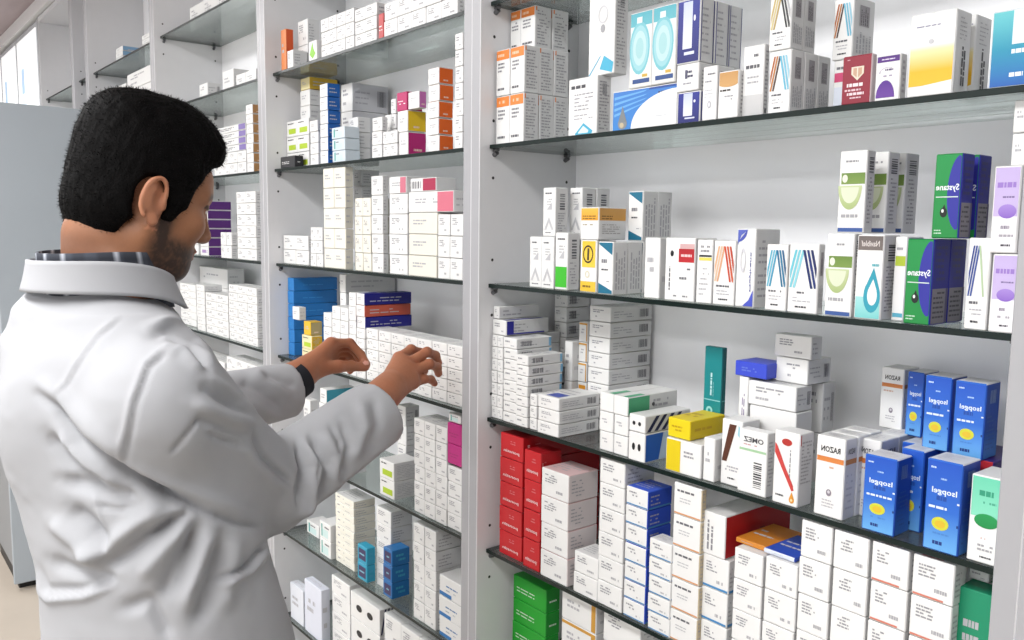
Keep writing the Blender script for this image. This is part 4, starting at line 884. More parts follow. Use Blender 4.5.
# ------------------------------------------------------------------ far end of the aisle
b = MB(); b.box((-8, YF-.02, 2.565), (4, YW, 2.63), lin('e8e8e8')); tag(b.build('trim_1', PAINTED), kind='structure')
cb = onZ(15, 592, 0); XC, YC = cb.x, cb.y
yR = min(onX(84, 108, XC).y, YF-.03); ZC = onX(45, 106, XC).z
root = empty('tall_cabinet', (XC-.25, (YC+yR)/2, 0)); tag(root, 'tall plain blue-grey cabinet at the left edge, behind the man', 'cabinet')
O_ = Vector(root.location)
CABM = nodemat('blue_grey_laminate', 'a9b1b8', .45, .4, noise=.03, nscale=3)
CABS = nodemat('dark_grey_laminate', '8a8d90', .5, .4, noise=.03, nscale=3)
BLK = nodemat('black_plinth', '101012', .5)
def cab(name, lo, hi, m, ch=.002, par=root):
    b = MB(); b.box(Vector(lo)-O_, Vector(hi)-O_, ch=ch); return b.build(name, m, par)
cab('carcass', (XC-.55, YC+.004, .09), (XC-.024, yR, ZC-.01), CABS)
cab('door', (XC-.022, YC, .03), (XC, yR, ZC), CABM)
cab('plinth', (XC-.52, YC+.02, 0), (XC-.03, yR-.02, .09), BLK)
# bright glazed cabinets further along the same wall
XA = post(3)-.27-.75
LITE = attrmat('glowing_frosted_panel', .3, .5, .02)
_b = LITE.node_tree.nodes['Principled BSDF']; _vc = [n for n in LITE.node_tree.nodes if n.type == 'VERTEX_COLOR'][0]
LITE.node_tree.links.new(_vc.outputs['Color'], _b.inputs['Emission Color']); _b.inputs['Emission Strength'].default_value = .55  # panels given an added glow for an overexposed white
gx = XA-.003
for i, wd in enumerate((.62, .55, .75, .7)):
    x1, x0 = gx, gx-wd; gx = x0-.003
    rt = empty('glazed_cabinet', ((x0+x1)/2, YF, 0)); tag(rt, ['bright white glazed cabinet touching the narrow grey shelving at the far end', 'second bright glazed cabinet along the far wall', 'third bright glazed cabinet, at the left edge of the photo', 'farthest bright glazed cabinet'][i], 'cabinet', 'bright glazed cabinets')
    o = Vector(rt.location)
    def pb(name, lo, hi, m, col=(.8, .8, .8)):
        b = MB(); b.box(Vector(lo)-o, Vector(hi)-o, col, ch=.002); return b, name, m
    for nm, lo, hi, m in (('carcass', (x0, YF+.022, 0), (x1, YW, 2.56), PANEL),):
        b, _, _ = pb(nm, lo, hi, m); b.build(nm, m, rt)
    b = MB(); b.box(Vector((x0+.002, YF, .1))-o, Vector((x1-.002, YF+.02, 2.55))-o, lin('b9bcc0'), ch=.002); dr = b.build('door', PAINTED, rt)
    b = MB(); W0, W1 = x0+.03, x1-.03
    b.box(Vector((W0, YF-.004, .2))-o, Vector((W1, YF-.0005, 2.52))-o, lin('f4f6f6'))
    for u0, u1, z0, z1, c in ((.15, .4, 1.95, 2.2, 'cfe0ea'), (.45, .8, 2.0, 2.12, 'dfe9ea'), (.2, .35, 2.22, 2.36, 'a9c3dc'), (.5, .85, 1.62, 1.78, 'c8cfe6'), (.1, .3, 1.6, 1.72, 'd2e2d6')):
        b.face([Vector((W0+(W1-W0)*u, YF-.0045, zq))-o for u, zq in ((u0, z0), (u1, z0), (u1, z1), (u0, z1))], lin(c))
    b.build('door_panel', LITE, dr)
# ------------------------------------------------------------------ implicit surfaces
class SDF:
    def __init__(s): s.ops = []
    def add(s, fn, k=.02, op='u'): s.ops.append((fn, k, op)); return s
    def eval(s, P, cen=None, rad=None):
        """P (nb, m, 3) points in nb blocks with centres cen; far primitives are skipped block by block"""
        d = np.full(P.shape[:2], 1.0)
        for fn, k, op in s.ops:
            if cen is not None:
                dc = fn(cen); m = dc < rad*2.2+k*1.5 if op == 'u' else dc < rad*2.2+k*1.5
                if not m.any(): continue
            else: m = np.ones(len(P), bool)
            q = P[m]; v = fn(q.reshape(-1, 3)).reshape(q.shape[:2]); a = d[m]
            if op == 'u':
                h = np.maximum(k-np.abs(a-v), 0)/k; d[m] = np.minimum(a, v)-h*h*k*.25
            else:
                v = -v; h = np.maximum(k-np.abs(a-v), 0)/k; d[m] = np.maximum(a, v)+h*h*k*.25
        return d
def capsule(a, b, ra, rb=None):
    a, b = np.array(a, float), np.array(b, float); rb = ra if rb is None else rb
    ab = b-a; L = (ab@ab)+1e-12
    def f(P):
        t = np.clip(((P-a)@ab)/L, 0, 1); return np.linalg.norm(P-(a+t[:, None]*ab), axis=1)-(ra+(rb-ra)*t)
    return f
def ellipsoid(c, r, M=None):
    c, r = np.array(c, float), np.array(r, float)
    def f(P):
        q = P-c
        if M is not None: q = q@M
        k0 = np.linalg.norm(q/r, axis=1); k1 = np.linalg.norm(q/(r*r), axis=1)
        return k0*(k0-1)/np.maximum(k1, 1e-6)
    return f
def polyline_sdf(pts, radii):
    fs = [capsule(pts[i], pts[i+1], radii[i], radii[i+1]) for i in range(len(pts)-1)]
    return lambda P: np.minimum.reduce([f(P) for f in fs])
def surface(sdf, lo, hi, h, B=8):
    lo = np.array(lo, float); hi = np.array(hi, float)
    nb = np.ceil((hi-lo)/(h*B)).astype(int)
    bi = np.stack(np.meshgrid(*[np.arange(n) for n in nb], indexing='ij'), -1).reshape(-1, 3)
    cen = lo+(bi+.5)*h*B; rad = h*B*.87
    dc = np.concatenate([sdf.eval(cen[i:i+20000, None, :])[:, 0] for i in range(0, len(cen), 20000)])
    m = np.abs(dc) < rad*1.6; bi, cen = bi[m], cen[m]
    g = np.stack(np.meshgrid(*[np.arange(B+1)]*3, indexing='ij'), -1).reshape(-1, 3)
    N = nb*B+2
    Vk, Vp, E = [], [], []
    for s0 in range(0, len(bi), 1500):
        b, c = bi[s0:s0+1500], cen[s0:s0+1500]
        gi = b[:, None, :]*B+g[None]; P = lo+gi*h
        D = sdf.eval(P, c, rad).reshape(-1, B+1, B+1, B+1)
        neg = D < 0
        acc = np.zeros((len(b), B, B, B, 3)); cnt = np.zeros((len(b), B, B, B))
        for ax in range(3):
            for o1 in (0, 1):
                for o2 in (0, 1):
                    sl0 = [slice(None)]+[None]*3; sl1 = [slice(None)]+[None]*3; oth = [q for q in range(3) if q != ax]
                    off = [0, 0, 0]; off[oth[0]] = o1; off[oth[1]] = o2
                    for q in range(3):
                        sl0[q+1] = slice(off[q], off[q]+B); sl1[q+1] = slice(off[q]+(q == ax), off[q]+(q == ax)+B)
                    a, bb = D[tuple(sl0)], D[tuple(sl1)]; ch = (a < 0) != (bb < 0)
                    t = np.where(ch, a/np.where(ch, a-bb, 1), 0)
                    for q in range(3): acc[..., q] += np.where(ch, off[q]+(t if q == ax else 0), 0)
                    cnt += ch
        w = np.argwhere(cnt > 0)
        if len(w):
            ci = b[w[:, 0]]*B+w[:, 1:]
            Vk.append((ci[:, 0].astype(np.int64)*N[1]+ci[:, 1])*N[2]+ci[:, 2])
            Vp.append(lo+(ci+acc[tuple(w.T)]/cnt[tuple(w.T)][:, None])*h)
        for ax in range(3):
            sl0 = [slice(None)]+[slice(0, B)]*3; sl1 = list(sl0); sl1[ax+1] = slice(1, B+1)
            a, bb = neg[tuple(sl0)], neg[tuple(sl1)]
            for sgn in (0, 1):
                w = np.argwhere((a & ~bb) if sgn == 0 else (~a & bb))
                if len(w): E.append((b[w[:, 0]]*B+w[:, 1:], np.full(len(w), ax), np.full(len(w), sgn)))
    Vk, Vp = np.concatenate(Vk), np.concatenate(Vp); o = np.argsort(Vk); Vk, Vp = Vk[o], Vp[o]
    F = []
    for ci, ax, sg in E:
        a0 = ax[0]; u, v = (a0+1) % 3, (a0+2) % 3
        q = []
        for du, dv in ((0, 0), (1, 0), (1, 1), (0, 1)):
            k = ci.copy(); k[:, u] -= du; k[:, v] -= dv
            key = (k[:, 0].astype(np.int64)*N[1]+k[:, 1])*N[2]+k[:, 2]
            j = np.searchsorted(Vk, key); j = np.minimum(j, len(Vk)-1); ok = Vk[j] == key; q.append(np.where(ok, j, -1))
        q = np.stack(q, 1); q = q[(q >= 0).all(1)]
        F.append(q if sg[0] == 0 else q[:, ::-1])
    F = np.concatenate(F)
    return Vp, F
def smooth_verts(V, F, it=1, lam=.5):
    e = np.concatenate([F[:, [0, 1]], F[:, [1, 2]], F[:, [2, 3]], F[:, [3, 0]]])
    for _ in range(it):
        s_ = np.zeros_like(V); n = np.zeros(len(V))
        np.add.at(s_, e[:, 0], V[e[:, 1]]); np.add.at(n, e[:, 0], 1); np.add.at(s_, e[:, 1], V[e[:, 0]]); np.add.at(n, e[:, 1], 1)
        V = V+lam*(s_/np.maximum(n, 1)[:, None]-V)
    return V
def vnormals(V, F):
    n = np.cross(V[F[:, 2]]-V[F[:, 0]], V[F[:, 3]]-V[F[:, 1]]); N_ = np.zeros_like(V)
    for k in range(4): np.add.at(N_, F[:, k], n)
    return N_/np.maximum(np.linalg.norm(N_, axis=1), 1e-9)[:, None]
def npmesh(name, V, F, mat, col=None, parent=None, smooth=True):
    me = bpy.data.meshes.new(name)
    me.vertices.add(len(V)); me.vertices.foreach_set('co', V.astype(np.float32).ravel())
    me.loops.add(F.size); me.loops.foreach_set('vertex_index', F.astype(np.int32).ravel())
    me.polygons.add(len(F)); me.polygons.foreach_set('loop_start', np.arange(0, F.size, F.shape[1], dtype=np.int32))
    me.update(calc_edges=True); me.validate()
    me.polygons.foreach_set('use_smooth', [smooth]*len(me.polygons))
    if col is not None:
        ca = me.color_attributes.new('print', 'FLOAT_COLOR', 'POINT'); a = np.ones((len(V), 4), np.float32); a[:, :3] = col; ca.data.foreach_set('color', a.ravel())
    me.materials.append(mat); o = bpy.data.objects.new(name, me); COL.objects.link(o)
    if parent: o.parent = parent
    return o
def vnoise(P, s, seed=0):
    """smooth value noise in [-1,1]"""
    q = P*s+seed*17.31; i = np.floor(q).astype(np.int64); f = q-i; f = f*f*(3-2*f)
    def hsh(a):
        n = (a[:, 0]*374761393+a[:, 1]*668265263+a[:, 2]*1274126177) & 0x7fffffff
        n = (n ^ (n >> 13))*1274126177 & 0x7fffffff; return ((n ^ (n >> 16)) & 0xffff)/32767.5-1
    r = 0
    for dx in (0, 1):
        for dy in (0, 1):
            for dz in (0, 1):
                w = (f[:, 0] if dx else 1-f[:, 0])*(f[:, 1] if dy else 1-f[:, 1])*(f[:, 2] if dz else 1-f[:, 2])
                r = r+w*hsh(i+np.array([dx, dy, dz]))
    return r
def A(px, py, f): return np.array(atF(px, py, f))
def pxarr(V):
    R_, U_, F_ = np.array(RGT), np.array(UP), np.array(FWD); q = V-np.array(CAM); w = q@F_
    return 512+FPX*(q@R_)/w, 320-FPX*(q@U_)/w, w
# ------------------------------------------------------------------ the man
PSI = math.radians(24)
hT = np.array([-math.sin(PSI), math.cos(PSI), 0]); rT = np.array([math.cos(PSI), math.sin(PSI), 0])
# head frame: x to his right, y out of the face, z up
HY, HP, HR = math.radians(6), math.radians(13), math.radians(0)
_Rz = np.array([[math.cos(HY), -math.sin(HY), 0], [math.sin(HY), math.cos(HY), 0], [0, 0, 1]])
_Rx = np.array([[1, 0, 0], [0, math.cos(-HP), -math.sin(-HP)], [0, math.sin(-HP), math.cos(-HP)]])
HM = _Rz@_Rx; HO = A(137, 203, 1.26)
def H(x, y, z): return HM@np.array([x, y, z])+HO
def HE(c, r, tilt=None):
    M = HM if tilt is None else HM@tilt
    return ellipsoid(H(*c), r, M)
def HC(a, b, ra, rb=None): return capsule(H(*a), H(*b), ra, rb)
def rotm(ax, deg):
    t = math.radians(deg); c, s_ = math.cos(t), math.sin(t)
    return np.array({'x': [[1, 0, 0], [0, c, -s_], [0, s_, c]], 'y': [[c, 0, s_], [0, 1, 0], [-s_, 0, c]], 'z': [[c, -s_, 0], [s_, c, 0], [0, 0, 1]]}[ax])
ZUP = np.array([0, 0, 1.])
C7 = A(92, 268, 1.25)
SHR, ELR, WRR = A(160, 406, 1.10), A(268, 489, 1.30), A(384, 394, 1.50)
SHL, ELL, WRL = A(54, 364, 1.32), A(186, 412, 1.52), A(302, 374, 1.705)
body = SDF()
# torso inside the coat
body.add(capsule(A(128, 430, 1.2), A(158, 620, 1.215), .092, .095), .03)
body.add(ellipsoid(A(118, 410, 1.215), (.135, .08, .12), np.stack([rT, hT, [0, 0, 1]], 1)), .05)
for s_ in (SHR, SHL): body.add(capsule(C7-np.array([0, 0, .15]), s_-ZUP*.02, .045, .05), .04)
for a, b, c in ((SHR, ELR, WRR), (SHL, ELL, WRL)):
    body.add(capsule(a, b, .052, .042), .03); body.add(capsule(b, c, .043, .027), .02)
# neck and head
body.add(capsule(C7+A(108, 268, 1.25)-A(92, 268, 1.25)-np.array([0, 0, .05]), H(0, -.034, -.06), .064, .058), .04)
body.add(capsule(A(122, 290, 1.215), H(0, -.005, -.07), .048, .050), .03)
body.add(HE((0, .000, .044), (.074, .088, .094)), .035)
body.add(HE((0, .030, -.018), (.064, .064, .082)), .03)
body.add(HE((0, .058, .052), (.052, .042, .034)), .03)
body.add(HE((0, .040, -.066), (.052, .046, .034)), .025)
body.add(HE((0, .070, -.086), (.022, .018, .017)), .022)
for s_ in (-1, 1):
    body.add(HC((s_*.056, -.002, -.05), (s_*.030, .058, -.085), .014, .013), .03)
    body.add(HE((s_*.048, .066, -.018), (.020, .018, .018)), .025)
    body.add(HC((s_*.014, .092, .030), (s_*.046, .076, .030), .010, .009), .018)
    body.add(HE((s_*.032, .098, .010), (.017, .014, .011)), .012, 's')
    body.add(HE((s_*.032, .080, .008), (.0125, .0125, .0125)), .004)
    body.add(HE((s_*.031, .083, .016), (.016, .011, .006)), .006); body.add(HE((s_*.031, .083, .0005), (.014, .009, .004)), .006)
    body.add(HE((s_*.013, .096, -.030), (.008, .011, .008)), .008)
body.add(HC((0, .092, .022), (0, .108, -.022), .0085, .011), .014)
body.add(HE((0, .108, -.027), (.0105, .0115, .0095)), .008)
body.add(HE((0, .088, -.053), (.023, .013, .006)), .006); body.add(HE((0, .085, -.064), (.020, .013, .0065)), .005)
body.add(HC((-.019, .098, -.0585), (.019, .098, -.0585), .0022), .003, 's')
for s_ in (-1, 1):
    T_ = rotm('z', s_*22)@rotm('x', 12)
    body.add(HE((s_*.078, -.008, .002), (.0065, .018, .031), T_), .008)
    body.add(HE((s_*.088, -.002, .003), (.0085, .0105, .020), T_), .004, 's')
    rim = [(s_*(.082+.004*abs(math.sin(math.radians(t)))), -.010-.0165*math.cos(math.radians(t)+.25), .004+.0295*math.sin(math.radians(t))) for t in range(-70, 186, 15)]
    rim = [(x+s_*.001*(1 if y < -.01 else -.2), y, z) for x, y, z in rim]
    body.add(polyline_sdf([H(*q) for q in rim], [.0036]*len(rim)), .004)
    body.add(HE((s_*.080, -.004, -.027), (.0055, .008, .008)), .006)
    ah = [(s_*.081, -.018, -.012), (s_*.083, -.0165, .004), (s_*.083, -.010, .018)]
    body.add(polyline_sdf([H(*q) for q in ah], [.0035]*3), .004)
    body.add(HE((s_*.079, .007, -.004), (.004, .005, .008)), .004)
# hands: wrist, palm and five jointed fingers each
def finger(pts, r0, r1, k=.006):
    P_ = [A(*q) for q in pts]; n = len(P_)
    rr = [r0+(r1-r0)*i/(n-1) for i in range(n)]
    body.add(polyline_sdf(P_, rr), k)
    for i in range(1, n-1): body.add(ellipsoid(P_[i], (rr[i]*1.07,)*3), .004)
    return P_
FT = []
def hand(W_, mcps, fingers, thumb, rp):
    body.add(capsule(W_-(sum(mcps)/4-W_)*.35, W_+(sum(mcps)/4-W_)*.25, .026, .027), .02)
    for m, r_ in zip(mcps, rp): body.add(capsule(W_+(m-W_)*.18, m, .0165, r_), .016)
    for i in range(3): body.add(capsule(W_*.45+(mcps[i]+mcps[i+1])*.275, (mcps[i]+mcps[i+1])*.5*.93+W_*.07, .0145, .0105), .012)
    for q in fingers: FT.append(finger(q, .0102 if q is not fingers[-1] else .0088, .0078 if q is not fingers[-1] else .0068))
    FT.append(finger(thumb, .0150, .0088, .012))
# right hand, knuckles up, finger tips on the cartons
rm = [(399, 358, 1.605), (407, 364, 1.598), (412.5, 372, 1.585), (413, 383.5, 1.57)]
rf = [[rm[0], (411, 349.5, 1.640), (420, 352.5, 1.662), (423, 359.5, 1.668)],
      [rm[1], (427, 352, 1.630), (435.5, 355.5, 1.654), (438.5, 363, 1.664)],
      [rm[2], (429.5, 364, 1.615), (437, 367, 1.640), (438.5, 373.5, 1.652)],
      [rm[3], (424.5, 379, 1.600), (431, 379.5, 1.620), (434.5, 383.5, 1.632)]]
hand(WRR, [A(*q) for q in rm], rf, [(394, 384, 1.565), (402, 378, 1.615), (414, 372, 1.650), (424, 371, 1.668)], (.0125, .0128, .012, .011))
# left hand, thumb and forefinger pinched
lm = [(331, 343, 1.765), (334, 346.5, 1.787), (334, 352, 1.805), (332, 359, 1.818)]
lf = [[lm[0], (350, 343, 1.795), (361, 354.5, 1.803), (366.5, 363.5, 1.800)],
      [lm[1], (351, 347.5, 1.825), (359, 357, 1.830), (362, 364, 1.822)],
      [lm[2], (348, 352.5, 1.842), (354, 361, 1.842), (355, 368, 1.832)],
      [lm[3], (344, 359, 1.848), (349, 366, 1.844), (350, 371.5, 1.834)]]
hand(WRL, [A(*q) for q in lm], lf, [(322, 369, 1.730), (338, 366.5, 1.750), (351, 366, 1.775), (364.5, 367.5, 1.795)], (.0125, .0125, .012, .011))
BV, BF = surface(body, (-2.0, -.25, .78), (-.75, 1.10, 1.85), .0026)
BV = smooth_verts(BV, BF, 2, .35)
# skin colour
SK = np.array(lin('966648')); q = (BV-HO)@HM
col = np.tile(SK, (len(BV), 1))
nz = vnoise(BV, 60)*.05+vnoise(BV, 220, 2)*.04; col *= (1+nz)[:, None]
hd = np.linalg.norm(q-np.array([0, .02, -.01]), axis=1) < .17
def blend(m, c, w): 
    global col
    w = np.clip(w, 0, 1)*m; col = col*(1-w[:, None])+np.array(lin(c))*w[:, None]
sst = lambda x, a, b: (lambda t: t*t*(3-2*t))(np.clip((x-a)/(b-a), 0, 1))
x, y, z = q.T
ax_ = np.abs(x)
ear = hd & (ax_ > .0725) & (y < .012) & (z > -.04) & (z < .045)
blend(ear, 'bd7f62', .5*np.ones(len(BV)))
jaw = sst(-z, .022, .055)*sst(y, -.015, .015)*(1-sst(ax_, .2, .3))
chin = sst(y, .03, .06)*sst(-z, .068, .085)
mst = sst(y, .070, .085)*np.exp(-((z+.043)/.007)**2)*sst(.034-ax_, 0, .008)
side = np.exp(-((y-.018)/.013)**2)*sst(.03-z, 0, .02)*sst(z, -.085, -.06)*sst(ax_, .045, .055)*1.15
st = np.clip(np.maximum.reduce([jaw*.85*sst(-z-.25*y, .012, .05), chin*.8, mst*.7, side]), 0, 1)
st = st*(.92+.22*vnoise(BV, 330, 5)+.06*vnoise(BV, 90, 3))
under = hd & (z < .06) & ~ear
lipm = np.exp(-((z+.0585)/.008)**2)*sst(y, .078, .09)*sst(.024-ax_, 0, .004)
blend(under, '241812', np.clip(st*1.15, 0, .93)*(1-lipm))
blend(hd, '96564a', lipm*.8)
brow = np.exp(-((z-.030-.004*np.sin(ax_*60))/.0055)**2)*sst(y, .05, .065)*sst(ax_, .010, .016)*sst(.058-ax_, 0, .008)
blend(hd, '17110e', brow*.95)
eyeb = (np.linalg.norm(np.stack([ax_-.032, y-.080, z-.008], 1), axis=1) < .0133) & hd
blend(eyeb, 'd8d0c8', np.ones(len(BV))); iris = eyeb & (np.hypot(ax_-.032, z-.007) < .0058); blend(iris, '1a100c', np.ones(len(BV)))
lash = hd & (np.abs(z-.0145) < .003) & (y > .074) & (ax_ > .016) & (ax_ < .05); blend(lash, '140e0c', .8*np.ones(len(BV)))
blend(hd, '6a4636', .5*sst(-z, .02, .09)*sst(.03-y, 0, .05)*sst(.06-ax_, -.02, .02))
# redder knuckles and finger tips
for P_ in FT:
    for p in P_[:2]+P_[-1:]:
        w = np.exp(-(np.linalg.norm(BV-p, axis=1)/.013)**2); col = col*(1-.35*w[:, None])+np.array(lin('a5624c'))*.35*w[:, None]
BN = vnormals(BV, BF)
for fi, P_ in enumerate(FT):
    d_ = P_[-1]-P_[-2]; d_ /= np.linalg.norm(d_); dors = P_[-2]-(P_[-1]+P_[-3])/2; dors -= d_*(dors@d_); dors /= max(1e-6, np.linalg.norm(dors))
    if fi in (4, 9): dors = np.array(UP)*.8-np.array(FWD)*.6; dors -= d_*(dors@d_); dors /= np.linalg.norm(dors)
    nc = P_[-1]-d_*.001+dors*.0075; rel = BV-nc; a1 = rel@d_; a2 = rel@np.cross(d_, dors); near = (np.abs(rel@dors) < .007)
    w = near*sst(1-np.sqrt((a1/.0075)**2+(a2/.0055)**2), 0, .12); col = col*(1-.8*w[:, None])+np.array(lin('c99d8a'))*.8*w[:, None]
    edge = near*np.exp(-((np.sqrt((a1/.0075)**2+(a2/.0055)**2)-1.05)/.12)**2); col *= (1-.35*edge)[:, None]
    for m_ in (1, 2):                    # skin creases over the finger joints
        if fi in (4, 9) and m_ == 2: continue
        for off_ in (-.0022, .0022):
            t_ = P_[m_+1]-P_[m_-1]; t_ /= np.linalg.norm(t_); rr_ = BV-P_[m_]; ln = rr_@t_
            w = np.exp(-((ln-off_)/.0011)**2)*(np.linalg.norm(rr_, axis=1) < .0125)*(rr_@(P_[m_]-(P_[m_-1]+P_[m_+1])/2) > 0); col *= (1-.28*w)[:, None]
hand_m = np.minimum(np.linalg.norm(BV-WRR, axis=1), np.linalg.norm(BV-WRL, axis=1)) < .22
col[hand_m] = col[hand_m]*np.array([1.16, 1.04, 1.10])
SKIN = attrmat('skin', .48, .35, .05)
b_ = SKIN.node_tree.nodes['Principled BSDF']; b_.inputs['Subsurface Weight'].default_value = .08; b_.inputs['Subsurface Radius'].default_value = (.008, .003, .0015)
nn = SKIN.node_tree.nodes.new('ShaderNodeTexNoise'); nn.inputs['Scale'].default_value = 420; nn.inputs['Detail'].default_value = 2
tcn = SKIN.node_tree.nodes.new('ShaderNodeTexCoord'); SKIN.node_tree.links.new(tcn.outputs['Object'], nn.inputs['Vector'])
bpn = SKIN.node_tree.nodes.new('ShaderNodeBump'); bpn.inputs['Strength'].default_value = .25; bpn.inputs['Distance'].default_value = .0012
SKIN.node_tree.links.new(nn.outputs['Fac'], bpn.inputs['Height']); SKIN.node_tree.links.new(bpn.outputs['Normal'], b_.inputs['Normal'])
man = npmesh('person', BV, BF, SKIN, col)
tag(man, 'black-haired man in a white lab coat reaching with both hands into the middle shelves', 'person')
# finger nails
# ------------------------------------------------------------------ hair
hair = SDF()
hair.add(HE((0, .002, .052), (.083, .096, .112)), .02)
hair.add(HE((0, -.020, .002), (.074, .080, .085)), .03)
hair.add(HE((0, -.030, .075), (.065, .062, .075)), .03)
hair.add(HE((0, -.040, -.020), (.060, .046, .052)), .03)
hair.add(HE((0, .040, .118), (.060, .058, .040)), .03)
hair.add(HE((.004, .086, .100), (.045, .020, .020)), .03)
hair.add(HE((0, -.050, .108), (.052, .036, .040)), .03)
for s_ in (-1, 1): hair.add(HC((s_*.069, .020, .035), (s_*.066, .018, -.030), .011, .0055), .012)
# cut away: the face, round the ears, below the nape
hair.add(HE((0, .104, .004), (.10, .069, .080)), .006, 's')
for s_ in (-1, 1):
    hair.add(HE((s_*.085, -.012, -.004), (.035, .024, .040)), .006, 's')
    hair.add(HE((s_*.075, .004, -.060), (.04, .050, .040)), .006, 's')
hair.add(HE((0, -.085, -.148), (.14, .11, .085)), .008, 's')
hair.add(HE((0, .02, -.13), (.14, .08, .085)), .008, 's')
HV, HF = surface(hair, HO-.22, HO+.22, .0024)
hn = vnormals(HV, HF); ql = (HV-HO)@HM
strand = ql*np.array([260., 90., 60.])
HV = HV+hn*(vnoise(ql, 55, 1)*.0012+vnoise(strand, 1.0, 3)*.0010)[:, None]
HAIR = nodemat('black_hair', '050404', .7, .08, noise=.5, nscale=160, bump=.7, bscale=330)
hair_o = npmesh('hair', HV, HF, HAIR, None, man)
# short tufts that break up the outline
r2 = np.random.default_rng(4); tri_v, tri_f = [], []
pick = r2.choice(len(HV), 9000, replace=False)
hn = vnormals(HV, HF)
flow = HM@np.array([0., .35, -.25])
for i in pick:
    p, n = HV[i], hn[i]
    if np.dot(n, p-HO) < 0: continue
    t = n*.75+flow*.35+r2.normal(0, .28, 3); t -= n*min(0, t@n); t /= np.linalg.norm(t); L_ = r2.uniform(.003, .006)
    w = np.cross(t, r2.normal(0, 1, 3)); w /= np.linalg.norm(w)
    k = len(tri_v); tri_v += [p-w*.0006-n*.001, p+w*.0006-n*.001, p+t*L_]; tri_f.append((k, k+1, k+2))
tuft = npmesh('hair_strands', np.array(tri_v), np.array(tri_f), HAIR, None, hair_o, smooth=False); tuft['kind'] = 'stuff'
# ------------------------------------------------------------------ lab coat
ZUP = np.array([0, 0, 1.])
rows = [((104, 322, 1.225), .105, .075), ((112, 345, 1.215), .145, .100), ((124, 400, 1.205), .172, .122), ((134, 470, 1.20), .178, .126), ((153, 550, 1.205), .170, .128), ((170, 640, 1.22), .182, .140)]
cz = [A(*r_[0]) for r_ in rows]
zz = np.array([c[2] for c in cz][::-1]+[]); cx = np.array([c[0] for c in cz][::-1]); cy = np.array([c[1] for c in cz][::-1]); ra_ = np.array([r_[1] for r_ in rows][::-1]); rb_ = np.array([r_[2] for r_ in rows][::-1])
zz = np.concatenate([[.55], zz]); cx = np.concatenate([[cx[0]], cx]); cy = np.concatenate([[cy[0]], cy]); ra_ = np.concatenate([[.225], ra_]); rb_ = np.concatenate([[.185], rb_])
def coat_torso(P):
    X = np.interp(P[:, 2], zz, cx); Y = np.interp(P[:, 2], zz, cy); a = np.interp(P[:, 2], zz, ra_); b = np.interp(P[:, 2], zz, rb_)
    q = np.stack([P[:, 0]-X, P[:, 1]-Y], 1); u = q@rT[:2]; v = q@hT[:2]
    k = np.sqrt((np.abs(u)/a)**2.3+(np.abs(v)/b)**2.3)**(1)
    k = ((np.abs(u)/a)**2.3+(np.abs(v)/b)**2.3)**(1/2.3)
    d = (k-1)*np.minimum(a, b)
    return np.maximum(np.maximum(d, P[:, 2]-zz[-1]), .55-P[:, 2])
coat = SDF()
coat.add(coat_torso, .04)
coat.add(capsule(C7-np.array([0, 0, .088]), SHR, .074, .080), .06)
coat.add(capsule(C7-np.array([0, 0, .088]), SHL, .074, .070), .07)
coat.add(capsule(A(98, 345, 1.235), A(90, 405, 1.19), .080, .10), .07)      # rounded upper back
coat.add(capsule(SHR, ELR, .080, .068), .028)
cR = A(374, 415, 1.475); cL = A(286, 391, 1.675)
coat.add(capsule(ELR, cR, .067, .060), .02)
coat.add(capsule(SHL, ELL, .070, .062), .05)
coat.add(capsule(ELL, cL, .060, .055), .03)
# open cuffs
dR = (cR-ELR)/np.linalg.norm(cR-ELR); dL = (cL-ELL)/np.linalg.norm(cL-ELL)
def cyl(a, d, L_, r_):
    def f(P):
        t = (P-a)@d; rad = np.linalg.norm(P-a-t[:, None]*d, axis=1); return np.maximum(np.maximum(rad-r_, -t), t-L_)
    return f
coat.add(cyl(cR+dR*.012, dR, .12, .2), .003, 's'); coat.add(cyl(cL+dL*.012, dL, .12, .2), .003, 's')
coat.add(cyl(cR-dR*.07, dR, .2, .049), .004, 's'); coat.add(cyl(cL-dL*.07, dL, .2, .041), .006, 's')
# neck opening
coat.add(capsule(A(104, 282, 1.24), H(0, -.03, -.06), .051, .062), .01, 's')
CV, CF = surface(coat, (-2.05, -.35, .50), (-.75, 1.05, 1.62), .0042)
CV = smooth_verts(CV, CF, 4, .5)
